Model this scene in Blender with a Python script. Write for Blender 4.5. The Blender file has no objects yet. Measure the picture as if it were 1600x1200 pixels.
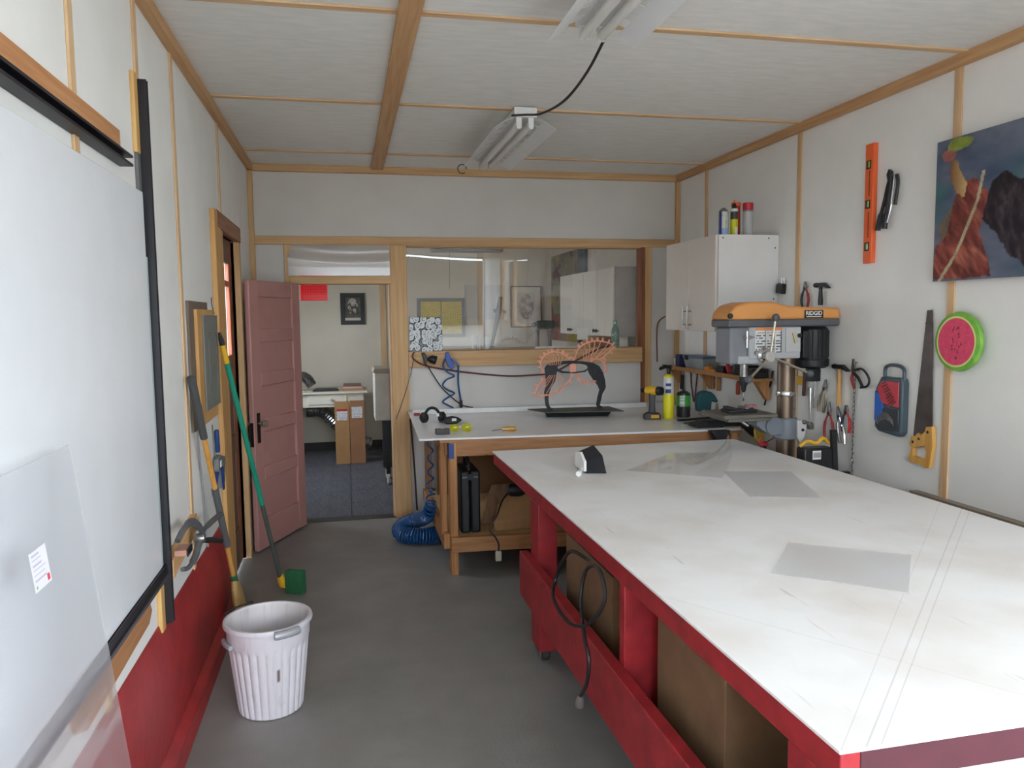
import bpy, bmesh, math, random
from mathutils import Vector, Matrix
random.seed(7)
scn = bpy.context.scene
COL = scn.collection
PI = math.pi
# ------------------------------------------------------------------ camera
F_PX, YAW, PITCH, ROLL, H = 1208.08, 0.2098, 0.0880, -0.0114, 1.55
def set_camera():
    cy, sy, cp, sp = math.cos(YAW), math.sin(YAW), math.cos(PITCH), math.sin(PITCH)
    fwd = Vector((sy*cp, cy*cp, -sp)); right = Vector((cy, -sy, 0)); up = right.cross(fwd)
    c, s = math.cos(ROLL), math.sin(ROLL)
    r2 = c*right + s*up; u2 = -s*right + c*up
    cam = bpy.data.cameras.new('camera'); ob = bpy.data.objects.new('camera', cam); COL.objects.link(ob)
    cam.sensor_width = 36; cam.sensor_fit = 'HORIZONTAL'; cam.lens = 36*F_PX/1600; cam.clip_start = .05
    m = Matrix((r2, u2, -fwd)).transposed().to_4x4(); m.translation = (0, 0, H)
    ob.matrix_world = m; scn.camera = ob
set_camera()
# ------------------------------------------------------------------ daylight and exposure
world = bpy.data.worlds.new('sky'); scn.world = world; world.use_nodes = True
bg = world.node_tree.nodes['Background']
bg.inputs[0].default_value = (0.82, 0.93, 1.06, 1); bg.inputs[1].default_value = 17.0
def portal(name, loc, sx, sy, rot):
    l = bpy.data.lights.new(name, 'AREA'); l.shape = 'RECTANGLE'; l.size = sx; l.size_y = sy
    l.cycles.is_portal = True
    o = bpy.data.objects.new(name, l); COL.objects.link(o); o.location = loc; o.rotation_euler = rot
XL, XR, YB, ZC, YF = -0.666, 2.67, 5.958, 2.661, -3.0
XL2, XR2, Y2, ZC2, YP = -1.5, 2.50, 9.3, 2.42, 6.05
portal('daylight_front_opening', (1.0, YF-.02, 1.25), 3.3, 2.5, (PI/2, 0, 0))
WY0, WY1, WZ0, WZ1 = -1.4, .65, .95, 2.30
portal('daylight_unseen_window', (XR+.17, (WY0+WY1)/2, (WZ0+WZ1)/2), WZ1-WZ0, WY1-WY0, (0, PI/2, 0))
portal('daylight_back_room_window', (XL2-.02, 7.35, 1.6), .8, .9, (0, -PI/2, 0))
portal('daylight_door_glass', (-.72, 4.86, 1.6), .55, .36, (0, -PI/2, 0))
scn.view_settings.view_transform = 'Standard'; scn.view_settings.look = 'None'
scn.view_settings.gamma = 1; scn.view_settings.use_curve_mapping = False
scn.view_settings.exposure = 0.1
# ------------------------------------------------------------------ materials
def lin(c):
    r = []
    for v in c[:3]:
        v = v/255.0
        r.append(v/12.92 if v <= .04045 else ((v+.055)/1.055)**2.4)
    return (*r, 1)
MATS = {}
def nodes(name):
    m = bpy.data.materials.new(name); m.use_nodes = True
    nt = m.node_tree; b = nt.nodes['Principled BSDF']
    return m, nt, b
def mat(name, rgb, rough=.6, metal=0, var=.12, scale=8, bump=0, bscale=60, spec=.5, stretch=(1, 1, 1), rgb2=None, coat=0):
    """plain painted / moulded surface with a little uneven tone"""
    if name in MATS: return MATS[name]
    m, nt, b = nodes(name); N = nt.nodes; L = nt.links
    tc = N.new('ShaderNodeTexCoord'); mp = N.new('ShaderNodeMapping'); mp.inputs['Scale'].default_value = stretch
    L.new(tc.outputs['Object'], mp.inputs[0])
    n = N.new('ShaderNodeTexNoise'); n.inputs['Scale'].default_value = scale; n.inputs['Detail'].default_value = 5
    L.new(mp.outputs[0], n.inputs['Vector'])
    r = N.new('ShaderNodeValToRGB'); c = lin(rgb)
    d = lin(rgb2) if rgb2 else tuple(x*(1-var) for x in c[:3])+(1,)
    u = tuple(min(1, x*(1+var*.5)) for x in c[:3])+(1,)
    r.color_ramp.elements[0].position = .3; r.color_ramp.elements[0].color = d
    r.color_ramp.elements[1].position = .7; r.color_ramp.elements[1].color = u if not rgb2 else c
    L.new(n.outputs[0], r.inputs[0]); L.new(r.outputs[0], b.inputs['Base Color'])
    b.inputs['Roughness'].default_value = rough; b.inputs['Metallic'].default_value = metal
    b.inputs['Specular IOR Level'].default_value = spec; b.inputs['Coat Weight'].default_value = coat
    if bump:
        n2 = N.new('ShaderNodeTexNoise'); n2.inputs['Scale'].default_value = bscale; n2.inputs['Detail'].default_value = 4
        L.new(mp.outputs[0], n2.inputs['Vector'])
        bp = N.new('ShaderNodeBump'); bp.inputs['Strength'].default_value = bump; bp.inputs['Distance'].default_value = .01
        L.new(n2.outputs[0], bp.inputs['Height']); L.new(bp.outputs[0], b.inputs['Normal'])
    MATS[name] = m; return m
def wood(name, rgb, rgb2, axis='z', rough=.6, scale=1.0):
    if name in MATS: return MATS[name]
    m, nt, b = nodes(name); N = nt.nodes; L = nt.links
    tc = N.new('ShaderNodeTexCoord'); mp = N.new('ShaderNodeMapping')
    s = {'x': (1.2, 26, 26), 'y': (26, 1.2, 26), 'z': (26, 26, 1.2)}[axis]
    mp.inputs['Scale'].default_value = tuple(v*scale for v in s); L.new(tc.outputs['Object'], mp.inputs[0])
    n = N.new('ShaderNodeTexNoise'); n.inputs['Scale'].default_value = 1.6; n.inputs['Detail'].default_value = 6; n.inputs['Distortion'].default_value = .6
    L.new(mp.outputs[0], n.inputs['Vector'])
    r = N.new('ShaderNodeValToRGB'); r.color_ramp.elements[0].position = .32; r.color_ramp.elements[1].position = .66
    r.color_ramp.elements[0].color = lin(rgb2); r.color_ramp.elements[1].color = lin(rgb)
    L.new(n.outputs[0], r.inputs[0])
    # knots
    v = N.new('ShaderNodeTexVoronoi'); v.inputs['Scale'].default_value = 2.6; L.new(tc.outputs['Object'], v.inputs['Vector'])
    k = N.new('ShaderNodeValToRGB'); k.color_ramp.elements[0].position = .02; k.color_ramp.elements[1].position = .05
    k.color_ramp.elements[0].color = (.35, .25, .2, 1); k.color_ramp.elements[1].color = (1, 1, 1, 1)
    L.new(v.outputs['Distance'], k.inputs[0])
    mx = N.new('ShaderNodeMix'); mx.data_type = 'RGBA'; mx.blend_type = 'MULTIPLY'; mx.inputs[0].default_value = 1
    L.new(r.outputs[0], mx.inputs[6]); L.new(k.outputs[0], mx.inputs[7]); L.new(mx.outputs[2], b.inputs['Base Color'])
    b.inputs['Roughness'].default_value = rough
    MATS[name] = m; return m
def attr_mat(name, rough=.6, spec=.4, coat=0):
    if name in MATS: return MATS[name]
    m, nt, b = nodes(name)
    a = nt.nodes.new('ShaderNodeAttribute'); a.attribute_name = 'col'
    nt.links.new(a.outputs['Color'], b.inputs['Base Color']); b.inputs['Roughness'].default_value = rough
    b.inputs['Specular IOR Level'].default_value = spec; b.inputs['Coat Weight'].default_value = coat
    MATS[name] = m; return m
def sheet_glass(name, tint=(1, 1, 1), milk=0.0, rough=.02, milk_rgb=(220, 220, 220), ior=1.5, gloss=1.0, graze=.9):
    """thin clear or milky sheet: see-through, glossy by Fresnel, with some diffuse haze"""
    if name in MATS: return MATS[name]
    m, nt, b = nodes(name); N = nt.nodes; L = nt.links; out = N['Material Output']; N.remove(b)
    t = N.new('ShaderNodeBsdfTransparent'); t.inputs[0].default_value = (*tint, 1)
    d = N.new('ShaderNodeBsdfDiffuse'); d.inputs[0].default_value = lin(milk_rgb)
    mx = N.new('ShaderNodeMixShader'); mx.inputs[0].default_value = milk
    L.new(t.outputs[0], mx.inputs[1]); L.new(d.outputs[0], mx.inputs[2])
    g = N.new('ShaderNodeBsdfGlossy'); g.inputs['Roughness'].default_value = rough; g.inputs[0].default_value = (gloss,)*3+(1,)
    lw = N.new('ShaderNodeLayerWeight'); lw.inputs[0].default_value = .5
    pw = N.new('ShaderNodeMath'); pw.operation = 'POWER'; pw.inputs[1].default_value = 5; L.new(lw.outputs['Facing'], pw.inputs[0])
    f = N.new('ShaderNodeMath'); f.operation = 'MULTIPLY_ADD'; f.inputs[1].default_value = graze; f.inputs[2].default_value = ((ior-1)/(ior+1))**2; L.new(pw.outputs[0], f.inputs[0])
    m2 = N.new('ShaderNodeMixShader'); L.new(f.outputs[0], m2.inputs[0]); L.new(mx.outputs[0], m2.inputs[1]); L.new(g.outputs[0], m2.inputs[2])
    L.new(m2.outputs[0], out.inputs[0]); MATS[name] = m; return m
# ------------------------------------------------------------------ mesh builder
class MB:
    def __init__(s): s.v = []; s.f = []
    def add(s, vs, fs, m=None):
        k = len(s.v)
        for p in vs:
            p = Vector(p); s.v.append(m @ p if m else p)
        s.f += [tuple(i+k for i in q) for q in fs]; return s
    def box(s, x0, x1, y0, y1, z0, z1, m=None):
        vs = [(x, y, z) for z in (z0, z1) for y in (y0, y1) for x in (x0, x1)]
        return s.add(vs, [(0, 2, 3, 1), (4, 5, 7, 6), (0, 1, 5, 4), (2, 6, 7, 3), (0, 4, 6, 2), (1, 3, 7, 5)], m)
    def bar(s, a, b, w, h, up=(0, 0, 1)):
        """rectangular bar from a to b, w across, h along up"""
        a, b = Vector(a), Vector(b); d = (b-a); L = d.length; d.normalize(); u = Vector(up)
        r = d.cross(u)
        if r.length < 1e-4: r = d.cross(Vector((1, 0, 0)))
        r.normalize(); u = r.cross(d)
        m = Matrix((r, d, u)).transposed().to_4x4(); m.translation = a
        return s.box(-w/2, w/2, 0, L, -h/2, h/2, m)
    def prism(s, poly, axis, a, b, m=None):
        """poly of 2-D points, extruded along axis from a to b. axis y: (x,z); x: (y,z); z: (x,y)"""
        n = len(poly)
        def P(p, t): return {'x': (t, p[0], p[1]), 'y': (p[0], t, p[1]), 'z': (p[0], p[1], t)}[axis]
        vs = [P(p, a) for p in poly]+[P(p, b) for p in poly]
        fs = [tuple(range(n)), tuple(range(2*n-1, n-1, -1))]
        fs += [(i, (i+1) % n, n+(i+1) % n, n+i) for i in range(n)]
        return s.add(vs, fs, m)
    def tube(s, pts, r, n=8, closed=False, caps=True):
        pts = [Vector(p) for p in pts]; N = len(pts); rs = r if isinstance(r, (list, tuple)) else [r]*N
        prev = None; vs = []; fs = []
        for i, p in enumerate(pts):
            if closed: t = pts[(i+1) % N]-pts[i-1]
            else: t = pts[min(i+1, N-1)]-pts[max(i-1, 0)]
            t.normalize()
            if prev is None:
                a = Vector((0, 0, 1)) if abs(t.z) < .9 else Vector((1, 0, 0))
                u = (a-t*a.dot(t)).normalized()
            else: u = (prev-t*prev.dot(t)).normalized()
            prev = u; w = t.cross(u)
            for k in range(n):
                q = 2*PI*k/n; vs.append(p+(u*math.cos(q)+w*math.sin(q))*rs[i])
        for i in range(N if closed else N-1):
            for k in range(n):
                a = i*n+k; b = i*n+(k+1) % n; j = ((i+1) % N)*n
                fs.append((a, b, j+(k+1) % n, j+k))
        if caps and not closed:
            fs += [tuple(range(n-1, -1, -1)), tuple(range((N-1)*n, N*n))]
        return s.add(vs, fs)
    def lathe(s, prof, c=(0, 0, 0), axis=(0, 0, 1), n=24, sy=1.0, cap=True):
        """prof: (radius, height) pairs up the axis"""
        q = Vector((0, 0, 1)).rotation_difference(Vector(axis).normalized()).to_matrix().to_4x4()
        m = Matrix.Translation(c) @ q; vs = []; fs = []
        for r, z in prof:
            for k in range(n):
                a = 2*PI*k/n; vs.append((r*math.cos(a), r*math.sin(a)*sy, z))
        for i in range(len(prof)-1):
            for k in range(n):
                fs.append((i*n+k, i*n+(k+1) % n, (i+1)*n+(k+1) % n, (i+1)*n+k))
        if cap:
            if prof[0][0] > 1e-5: fs.append(tuple(range(n-1, -1, -1)))
            if prof[-1][0] > 1e-5: fs.append(tuple(range((len(prof)-1)*n, len(prof)*n)))
        return s.add(vs, fs, m)
    def prism_hole(s, outer, hole, axis, a, b):
        """like prism, with one hole through it"""
        from mathutils.geometry import tessellate_polygon
        tri = tessellate_polygon([[Vector((p[0], p[1], 0)) for p in outer], [Vector((p[0], p[1], 0)) for p in hole]])
        P = list(outer)+list(hole); n = len(P); no = len(outer); nh = len(hole)
        def Q(p, t): return {'x': (t, p[0], p[1]), 'y': (p[0], t, p[1]), 'z': (p[0], p[1], t)}[axis]
        vs = [Q(p, a) for p in P]+[Q(p, b) for p in P]
        fs = [tuple(t) for t in tri]+[tuple(n+i for i in reversed(t)) for t in tri]
        fs += [(i, (i+1) % no, n+(i+1) % no, n+i) for i in range(no)]+[(no+i, no+(i+1) % nh, n+no+(i+1) % nh, n+no+i) for i in range(nh)]
        return s.add(vs, fs)
    def ball(s, c, r, n=12, sx=1, sy=1, sz=1):
        k = 8; vs = []; fs = []
        for i in range(k+1):
            t = PI*i/k
            for j in range(n):
                a = 2*PI*j/n; vs.append((c[0]+r*sx*math.sin(t)*math.cos(a), c[1]+r*sy*math.sin(t)*math.sin(a), c[2]-r*sz*math.cos(t)))
        for i in range(k):
            for j in range(n): fs.append((i*n+j, i*n+(j+1) % n, (i+1)*n+(j+1) % n, (i+1)*n+j))
        return s.add(vs, fs)
    def grid(s, fn, nu, nv, thick=0):
        """surface fn(u,v) -> point, u,v in 0..1"""
        vs = [fn(i/nu, j/nv) for j in range(nv+1) for i in range(nu+1)]; W = nu+1
        fs = [(j*W+i, j*W+i+1, (j+1)*W+i+1, (j+1)*W+i) for j in range(nv) for i in range(nu)]
        return s.add(vs, fs)
ORG = {}
def base_of(vs):
    xs = [p.x for p in vs]; ys = [p.y for p in vs]; zs = [p.z for p in vs]
    return Vector(((min(xs)+max(xs))/2, (min(ys)+max(ys))/2, min(zs)))
def obj(name, mb, material, parent=None, bevel=0, label=None, smooth=35, colfn=None, merge=False):
    o0 = base_of(mb.v)
    me = bpy.data.meshes.new(name); me.from_pydata([p-o0 for p in mb.v], [], mb.f); me.validate()
    bm = bmesh.new(); bm.from_mesh(me)
    bmesh.ops.remove_doubles(bm, verts=bm.verts, dist=1e-6)
    bmesh.ops.recalc_face_normals(bm, faces=bm.faces); bm.to_mesh(me); bm.free()
    me.materials.append(material)
    for p in me.polygons: p.use_smooth = True
    me.set_sharp_from_angle(angle=math.radians(smooth))
    if colfn:
        a = me.color_attributes.new('col', 'FLOAT_COLOR', 'POINT')
        for i, v in enumerate(me.vertices): a.data[i].color = lin(colfn(v.co+o0))
    o = bpy.data.objects.new(name, me); COL.objects.link(o)
    if parent: o.parent = parent; o.location = o0-ORG[parent.name]
    else: o.location = o0
    ORG[o.name] = o0
    if bevel:
        b = o.modifiers.new('edge', 'BEVEL'); b.width = bevel; b.segments = 2; b.limit_method = 'ANGLE'
    if label: o['label'] = label
    return o
def tag(o, label, cat, group=None):
    o['label'] = label; o['category'] = cat
    if group: o['group'] = group
    return o
def thing(name, label, cat, loc, group=None):
    o = bpy.data.objects.new(name, None); COL.objects.link(o); o.location = loc; o.empty_display_size = .05
    ORG[o.name] = Vector(loc); return tag(o, label, cat, group)
def struct(o): o['kind'] = 'structure'; return o
def slab(fn, nu, nv, nvec):
    """thin curved sheet of real thickness"""
    m = MB(); nv_ = Vector(nvec); W = nu+1; A = (nu+1)*(nv+1)
    top = [Vector(fn(i/nu, j/nv)) for j in range(nv+1) for i in range(nu+1)]
    m.v = top+[p+nv_ for p in top]
    for j in range(nv):
        for i in range(nu):
            q = (j*W+i, j*W+i+1, (j+1)*W+i+1, (j+1)*W+i)
            m.f.append(q); m.f.append(tuple(A+k for k in reversed(q)))
    rim = [i for i in range(nu+1)]+[j*W+nu for j in range(1, nv+1)]+[nv*W+i for i in range(nu-1, -1, -1)]+[j*W for j in range(nv-1, 0, -1)]
    for a, b in zip(rim, rim[1:]+rim[:1]): m.f.append((b, a, A+a, A+b))
    return m
def hsh(*a):
    v = math.sin(sum(x*k for x, k in zip(a, (127.1, 311.7, 74.7))))*43758.5453
    return v-math.floor(v)
def vnoise(x, y):
    i, j = math.floor(x), math.floor(y); u, v = x-i, y-j; u = u*u*(3-2*u); v = v*v*(3-2*v)
    return (hsh(i, j)*(1-u)+hsh(i+1, j)*u)*(1-v)+(hsh(i, j+1)*(1-u)+hsh(i+1, j+1)*u)*v
def fbm(x, y): return .55*vnoise(x, y)+.28*vnoise(2.1*x+7, 2.1*y)+.17*vnoise(4.3*x, 4.3*y+3)
def mix(a, b, t): return tuple(p*(1-t)+q*t for p, q in zip(a, b))
def inpoly(x, y, P):
    r = False; j = len(P)-1
    for i in range(len(P)):
        if (P[i][1] > y) != (P[j][1] > y) and x < (P[j][0]-P[i][0])*(y-P[i][1])/(P[j][1]-P[i][1])+P[i][0]: r = not r
        j = i
    return r
def segd(x, y, a, b):
    dx, dy = b[0]-a[0], b[1]-a[1]; t = max(0, min(1, ((x-a[0])*dx+(y-a[1])*dy)/(dx*dx+dy*dy)))
    return math.hypot(x-a[0]-t*dx, y-a[1]-t*dy)
def smooth_path(pts, n=6):
    """Catmull-Rom through 3-D points"""
    P = [Vector(p) for p in pts]; P = [P[0]*2-P[1]]+P+[P[-1]*2-P[-2]]; out = []
    for i in range(1, len(P)-2):
        for k in range(n):
            t = k/n; a, b, c, d = P[i-1], P[i], P[i+1], P[i+2]
            out.append(.5*((2*b)+(c-a)*t+(2*a-5*b+4*c-d)*t*t+(3*b-a-3*c+d)*t**3))
    out.append(P[-2]); return out
def lettering(txt, size, m, material, parent, name='lettering', depth=.0008):
    """flat letters as a mesh; m places them (x right, y up)"""
    cu = bpy.data.curves.new('t', 'FONT'); cu.body = txt; cu.size = size; cu.align_x = 'CENTER'; cu.align_y = 'CENTER'; cu.offset = size*.025
    t = bpy.data.objects.new('t', cu); COL.objects.link(t)
    me = bpy.data.meshes.new_from_object(t.evaluated_get(bpy.context.evaluated_depsgraph_get()))
    bpy.data.objects.remove(t); mb = MB()
    vs = [v.co for v in me.vertices]; fs = [tuple(p.vertices) for p in me.polygons]
    mb.add(vs, fs, m); bpy.data.meshes.remove(me)
    return obj(name, mb, material, parent)
# palette
WHITE = mat('white_wallboard', (238, 236, 230), .75, var=.05, scale=3)
CEILW = mat('ceiling_board', (234, 231, 224), .8, var=.07, scale=30, stretch=(.25, 1, 1))
TRIM_X = wood('fir_trim_x', (210, 172, 124), (192, 150, 104), 'x')
TRIM_Y = wood('fir_trim_y', (206, 164, 116), (188, 140, 94), 'y')
TRIM_Z = wood('fir_trim_z', (212, 174, 124), (194, 152, 104), 'z')
BATTEN = wood('pale_batten', (222, 188, 146), (204, 164, 120), 'z')
BATTEN_X = wood('pale_batten_x', (222, 188, 146), (204, 164, 120), 'x')
PINE = wood('bench_pine', (186, 134, 82), (158, 106, 60), 'z')
PINE_X = wood('bench_pine_x', (178, 128, 80), (150, 100, 58), 'x')
RED = mat('red_paint', (160, 38, 44), .5, var=.3, scale=14, bump=.1, bscale=40)
RED_BASE = mat('red_footing_paint', (168, 44, 46), .45, var=.22, scale=9, bump=.15, bscale=25)
BLACK = mat('black_plastic', (28, 28, 30), .45, var=.2)
DARK = mat('dark_metal', (52, 52, 54), .45, .5, var=.25, scale=30)
STEEL = mat('worn_steel', (150, 148, 145), .35, .9, var=.25, scale=30)
CHROME = mat('bright_chrome', (205, 205, 205), .18, 1, var=.08)
GREY = mat('grey_casting', (130, 132, 136), .5, .1, var=.12)
CARD = mat('cardboard', (172, 130, 88), .85, var=.12, scale=20, bump=.1)
PAPER = mat('white_paper', (232, 230, 226), .8, var=.04)
BLUE = mat('blue_plastic', (28, 92, 165), .4, var=.15)
PICT = attr_mat('printed_picture', .6, .3)
TAG = attr_mat('painted_marks', .55, .4)
# ================================================================== THE SHELL
FLOORM = mat('painted_concrete', (140, 138, 134), .45, var=.16, scale=4, bump=.12, bscale=120)
m = MB().box(XL-.3, XR+.3, YF-.2, YP, -.12, 0); struct(obj('floor', m, FLOORM))
# back-room carpet, laid as tiles
fl2 = struct(obj('floor_back_room', MB().box(XL2, XR2, YP, Y2+.1, -.12, -.008), mat('carpet_base', (60, 60, 64), .95)))
CT = mat('carpet_tile', (98, 98, 106), .9, var=.28, scale=60, bump=.5, bscale=400, stretch=(1, .25, 1))
tile = None
for i in range(8):
    for j in range(7):
        x0 = XL2+i*.5; y0 = YP+.01+j*.47
        if tile is None:
            tile = obj('carpet_tile', MB().box(x0+.002, x0+.498, y0+.002, y0+.468, -.008, .0), CT, fl2)
        else:
            t = tile.copy(); COL.objects.link(t); t.location = Vector(tile.location)+Vector((i*.5, j*.47, 0)); 
            t.rotation_euler.z = 0
struct(obj('trim_1', MB().box(-.40, .345, YB-.005, YP+.01, 0, .008), mat('threshold', (60, 56, 52), .5)))
# ---- left wall with the glazed door's opening
DY0, DY1, DZ = 4.52, 5.16, 2.03
m = MB().box(XL-.15, XL-.012, YF, DY0, 0, ZC).box(XL-.15, XL-.012, DY1, YB+.09, 0, ZC).box(XL-.15, XL-.012, DY0, DY1, DZ, ZC)
wl = struct(obj('wall_left', m, WHITE))
def panel_y(x0, x1, y0, y1, z0, z1, par): obj('wall_panel', MB().box(x0, x1, y0, y1, z0, z1), WHITE, par)
bys = [-.20, .99, 2.21, 2.868, 3.43, 4.58]
edges = [YF]+[y for y in bys if y != 4.58]+[DY0]
for a, b in zip(edges[:-1], edges[1:]): panel_y(XL-.012, XL, a+.002, b-.002, .3, ZC, wl)
panel_y(XL-.012, XL, DY0+.002, DY1, DZ+.002, ZC, wl); panel_y(XL-.012, XL, DY1+.002, YB, 0, ZC, wl)
panel_y(XL-.012, XL, 4.25, DY0-.002, 0, .3, wl)
for y in bys[:5]: obj('batten', MB().box(XL, XL+.008, y-.02, y+.02, .49, ZC-.03), BATTEN, wl, bevel=.002)
obj('batten', MB().box(XL, XL+.008, 4.56, 4.60, 2.12, ZC-.03), BATTEN, wl, bevel=.002)
# ---- right wall
wr = struct(obj('wall_right', MB().box(XR+.012, XR+.15, YF, WY0, 0, ZC).box(XR+.012, XR+.15, WY1, YB+.09, 0, ZC).box(XR+.012, XR+.15, WY0, WY1, 0, WZ0).box(XR+.012, XR+.15, WY0, WY1, WZ1, ZC), WHITE))
ry = [YF, WY0, WY1, 1.79, 3.01, 4.23, 5.45, YB]
for a, b in zip(ry[:-1], ry[1:]):
    if a == WY0:
        panel_y(XR, XR+.012, a+.002, b-.002, 0, WZ0, wr); panel_y(XR, XR+.012, a+.002, b-.002, WZ1, ZC, wr)
    else: panel_y(XR, XR+.012, a+.002, b-.002, 0, ZC, wr)
for y in ry[1:-1]: obj('batten', MB().box(XR-.009, XR, y-.022, y+.022, .7 if y < 3 else 0, ZC-.03), BATTEN, wr, bevel=.002)
struct(obj('trim_2', MB().box(XR-.045, XR-.001, .4, 3.18, .655, .692), wood('grey_ledge', (150, 138, 122), (120, 108, 94), 'y')))
w3 = struct(obj('window_unseen', MB().box(XR+.005, XR+.06, WY0, WY1, WZ0, WZ0+.05).box(XR+.005, XR+.06, WY0, WY1, WZ1-.05, WZ1).box(XR+.005, XR+.06, WY0, WY0+.05, WZ0+.05, WZ1-.05).box(XR+.005, XR+.06, WY1-.05, WY1, WZ0+.05, WZ1-.05).box(XR+.005, XR+.06, -.40, -.35, WZ0+.05, WZ1-.05), TRIM_Z))  # unseen window, added for side light on the table and left board
for y0, y1 in ((WY0+.05, -.40), (-.35, WY1-.05)): obj('pane', MB().box(XR+.03, XR+.034, y0, y1, WZ0+.05, WZ1-.05), sheet_glass('door_glass', (.96, .96, .95), .02, .01), w3)
# ---- ceiling, boards with battens over the joints, long middle batten
ce = struct(obj('ceiling', MB().box(XL-.15, XR+.15, YF, YB+.09, ZC+.012, ZC+.12), CEILW))
cys = [YF, -.72, .50, 1.72, 2.942, 4.183, 5.44, YB]
for a, b in zip(cys[:-1], cys[1:]):
    for x0, x1 in ((XL, .262), (.268, XR)): obj('ceiling_panel', MB().box(x0, x1, a+.002, b-.002, ZC, ZC+.012), CEILW, ce)
for y in cys[1:-1]: obj('batten', MB().box(XL+.03, XR-.03, y-.02, y+.02, ZC-.008, ZC), BATTEN_X, ce, bevel=.002)
obj('beam_board', MB().box(.215, .30, YF, YB-.03, ZC-.024, ZC-.0), TRIM_Y, ce, bevel=.003)
struct(obj('trim_3', MB().box(XL, XL+.04, YF, YB, ZC-.045, ZC), TRIM_Y, bevel=.003))
struct(obj('trim_4', MB().box(XR-.04, XR, YF, YB, ZC-.05, ZC), TRIM_Y, bevel=.003))
struct(obj('trim_5', MB().box(XL+.04, XR-.04, YB-.04, YB, ZC-.05, ZC), TRIM_X, bevel=.003))
# ---- front wall round the open garage doorway behind the camera
m = MB().box(XL-.15, XL+.02, YF-.12, YF, 0, ZC).box(XR-.02, XR+.15, YF-.12, YF, 0, ZC).box(XL+.02, XR-.02, YF-.12, YF, 2.50, ZC)
struct(obj('wall_front', m, WHITE))
# ---- back wall: white board, wooden frame, doorway and long interior window
m = MB().box(XL, XR, YB, YP, 2.10, ZC).box(XL, -.43, YB, YP, 0, 2.10).box(2.43, XR, YB, YP, 0, 2.10).box(.46, 2.43, YB, YP, 0, 1.17)
wb = struct(obj('wall_back', m, mat('grey_white_wallboard', (214, 210, 204), .75, var=.05, scale=3)))
obj('top_rail', MB().box(XL+.03, XR-.03, YB-.02, YB, 2.088, 2.15), TRIM_X, wb, bevel=.003)
obj('frame_rail', MB().box(.46, 2.43, YB-.005, YP+.005, 2.08, 2.10), TRIM_X, wb, bevel=.002)
obj('door_post', MB().box(-.43, -.385, YB-.02, YP+.01, 0, 2.088), TRIM_Z, wb, bevel=.003)
obj('door_post', MB().box(-.385, -.345, YB-.0, YP+.01, 0, 1.80), TRIM_Z, wb, bevel=.003)
obj('door_header', MB().box(-.39, .345, YB-.03, YP+.01, 1.80, 1.86), TRIM_X, wb, bevel=.003)
obj('frame_post', MB().box(.335, .458, YB-.035, YP+.01, 0, 2.088), TRIM_Z, wb, bevel=.004)
obj('door_stop', MB().box(.322, .335, YB+.01, YP+.01, 0, 1.80), BATTEN, wb, bevel=.002)
obj('window_sill', MB().box(.458, 2.345, YB-.045, YP+.04, 1.165, 1.285), TRIM_X, wb, bevel=.004)
obj('frame_post', MB().box(2.345, 2.378, YB-.015, YP+.01, .82, 2.088), wood('red_fir', (150, 92, 58), (122, 70, 42), 'z'), wb, bevel=.003)
obj('frame_post', MB().box(2.378, 2.432, YB-.02, YP, .82, 2.088), TRIM_Z, wb, bevel=.003)
obj('corner_batten', MB().box(XL, XL+.035, YB-.035, YB, 0, ZC-.05), TRIM_Z, wb, bevel=.003)
obj('corner_batten', MB().box(XR-.035, XR, YB-.035, YB, .8, ZC-.05), TRIM_Z, wb, bevel=.003)
# window pane: a big clear plastic sheet, a little bowed towards its top edge
PANE = sheet_glass('clear_pane', (.975, .965, .955), .03, .015, (215, 208, 202), 1.45)
def panefn(u, v):
    z = 1.285+v*.797; x = .458+u*1.887
    zc = 2.035-.055*math.sin(PI*min(1, u*1.1+.08)); y = YB+.055; n = 24
    for k in range(n):          # lower part leans a little, the top edge is held upright
        zz = 1.285+(z-1.285)*(k+.5)/n; q = min(1, max(0, (zz-zc+.03)/.06))
        y -= .034*(1-q*q*(3-2*q))*(z-1.285)/n
    return (x, y, z)
w1 = struct(obj('window_1', slab(panefn, 40, 64, (0, .004, 0)), PANE, smooth=80))
# film over the doorway transom
FILM = sheet_glass('cloudy_film', (.9, .88, .87), .42, .16, (225, 220, 216), 1.55)
def filmfn(u, v):
    x = -.405+u*.845; z = 1.862+v*.225
    k = max(0, (v-.3)/.7)
    return (x, YB-.024+.016*k*math.sin(2.6*v*PI+1.8*u+.5+.8*math.sin(4*u)), z)
w2 = struct(obj('window_2', slab(filmfn, 40, 20, (0, .002, 0)), FILM, smooth=80))
w2['label'] = 'wavy clear plastic film stapled over the opening above the pink door'
# ---- red footing along the left wall
prof = [(XL-.01, 0), (-.592, 0), (-.598, .07), (-.632, .10), (-.632, .385), (XL+.004, .497), (XL-.01, .497)]
struct(obj('baseboard_left', MB().prism(prof, 'y', YF, 4.22), RED_BASE, bevel=.004))
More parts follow.
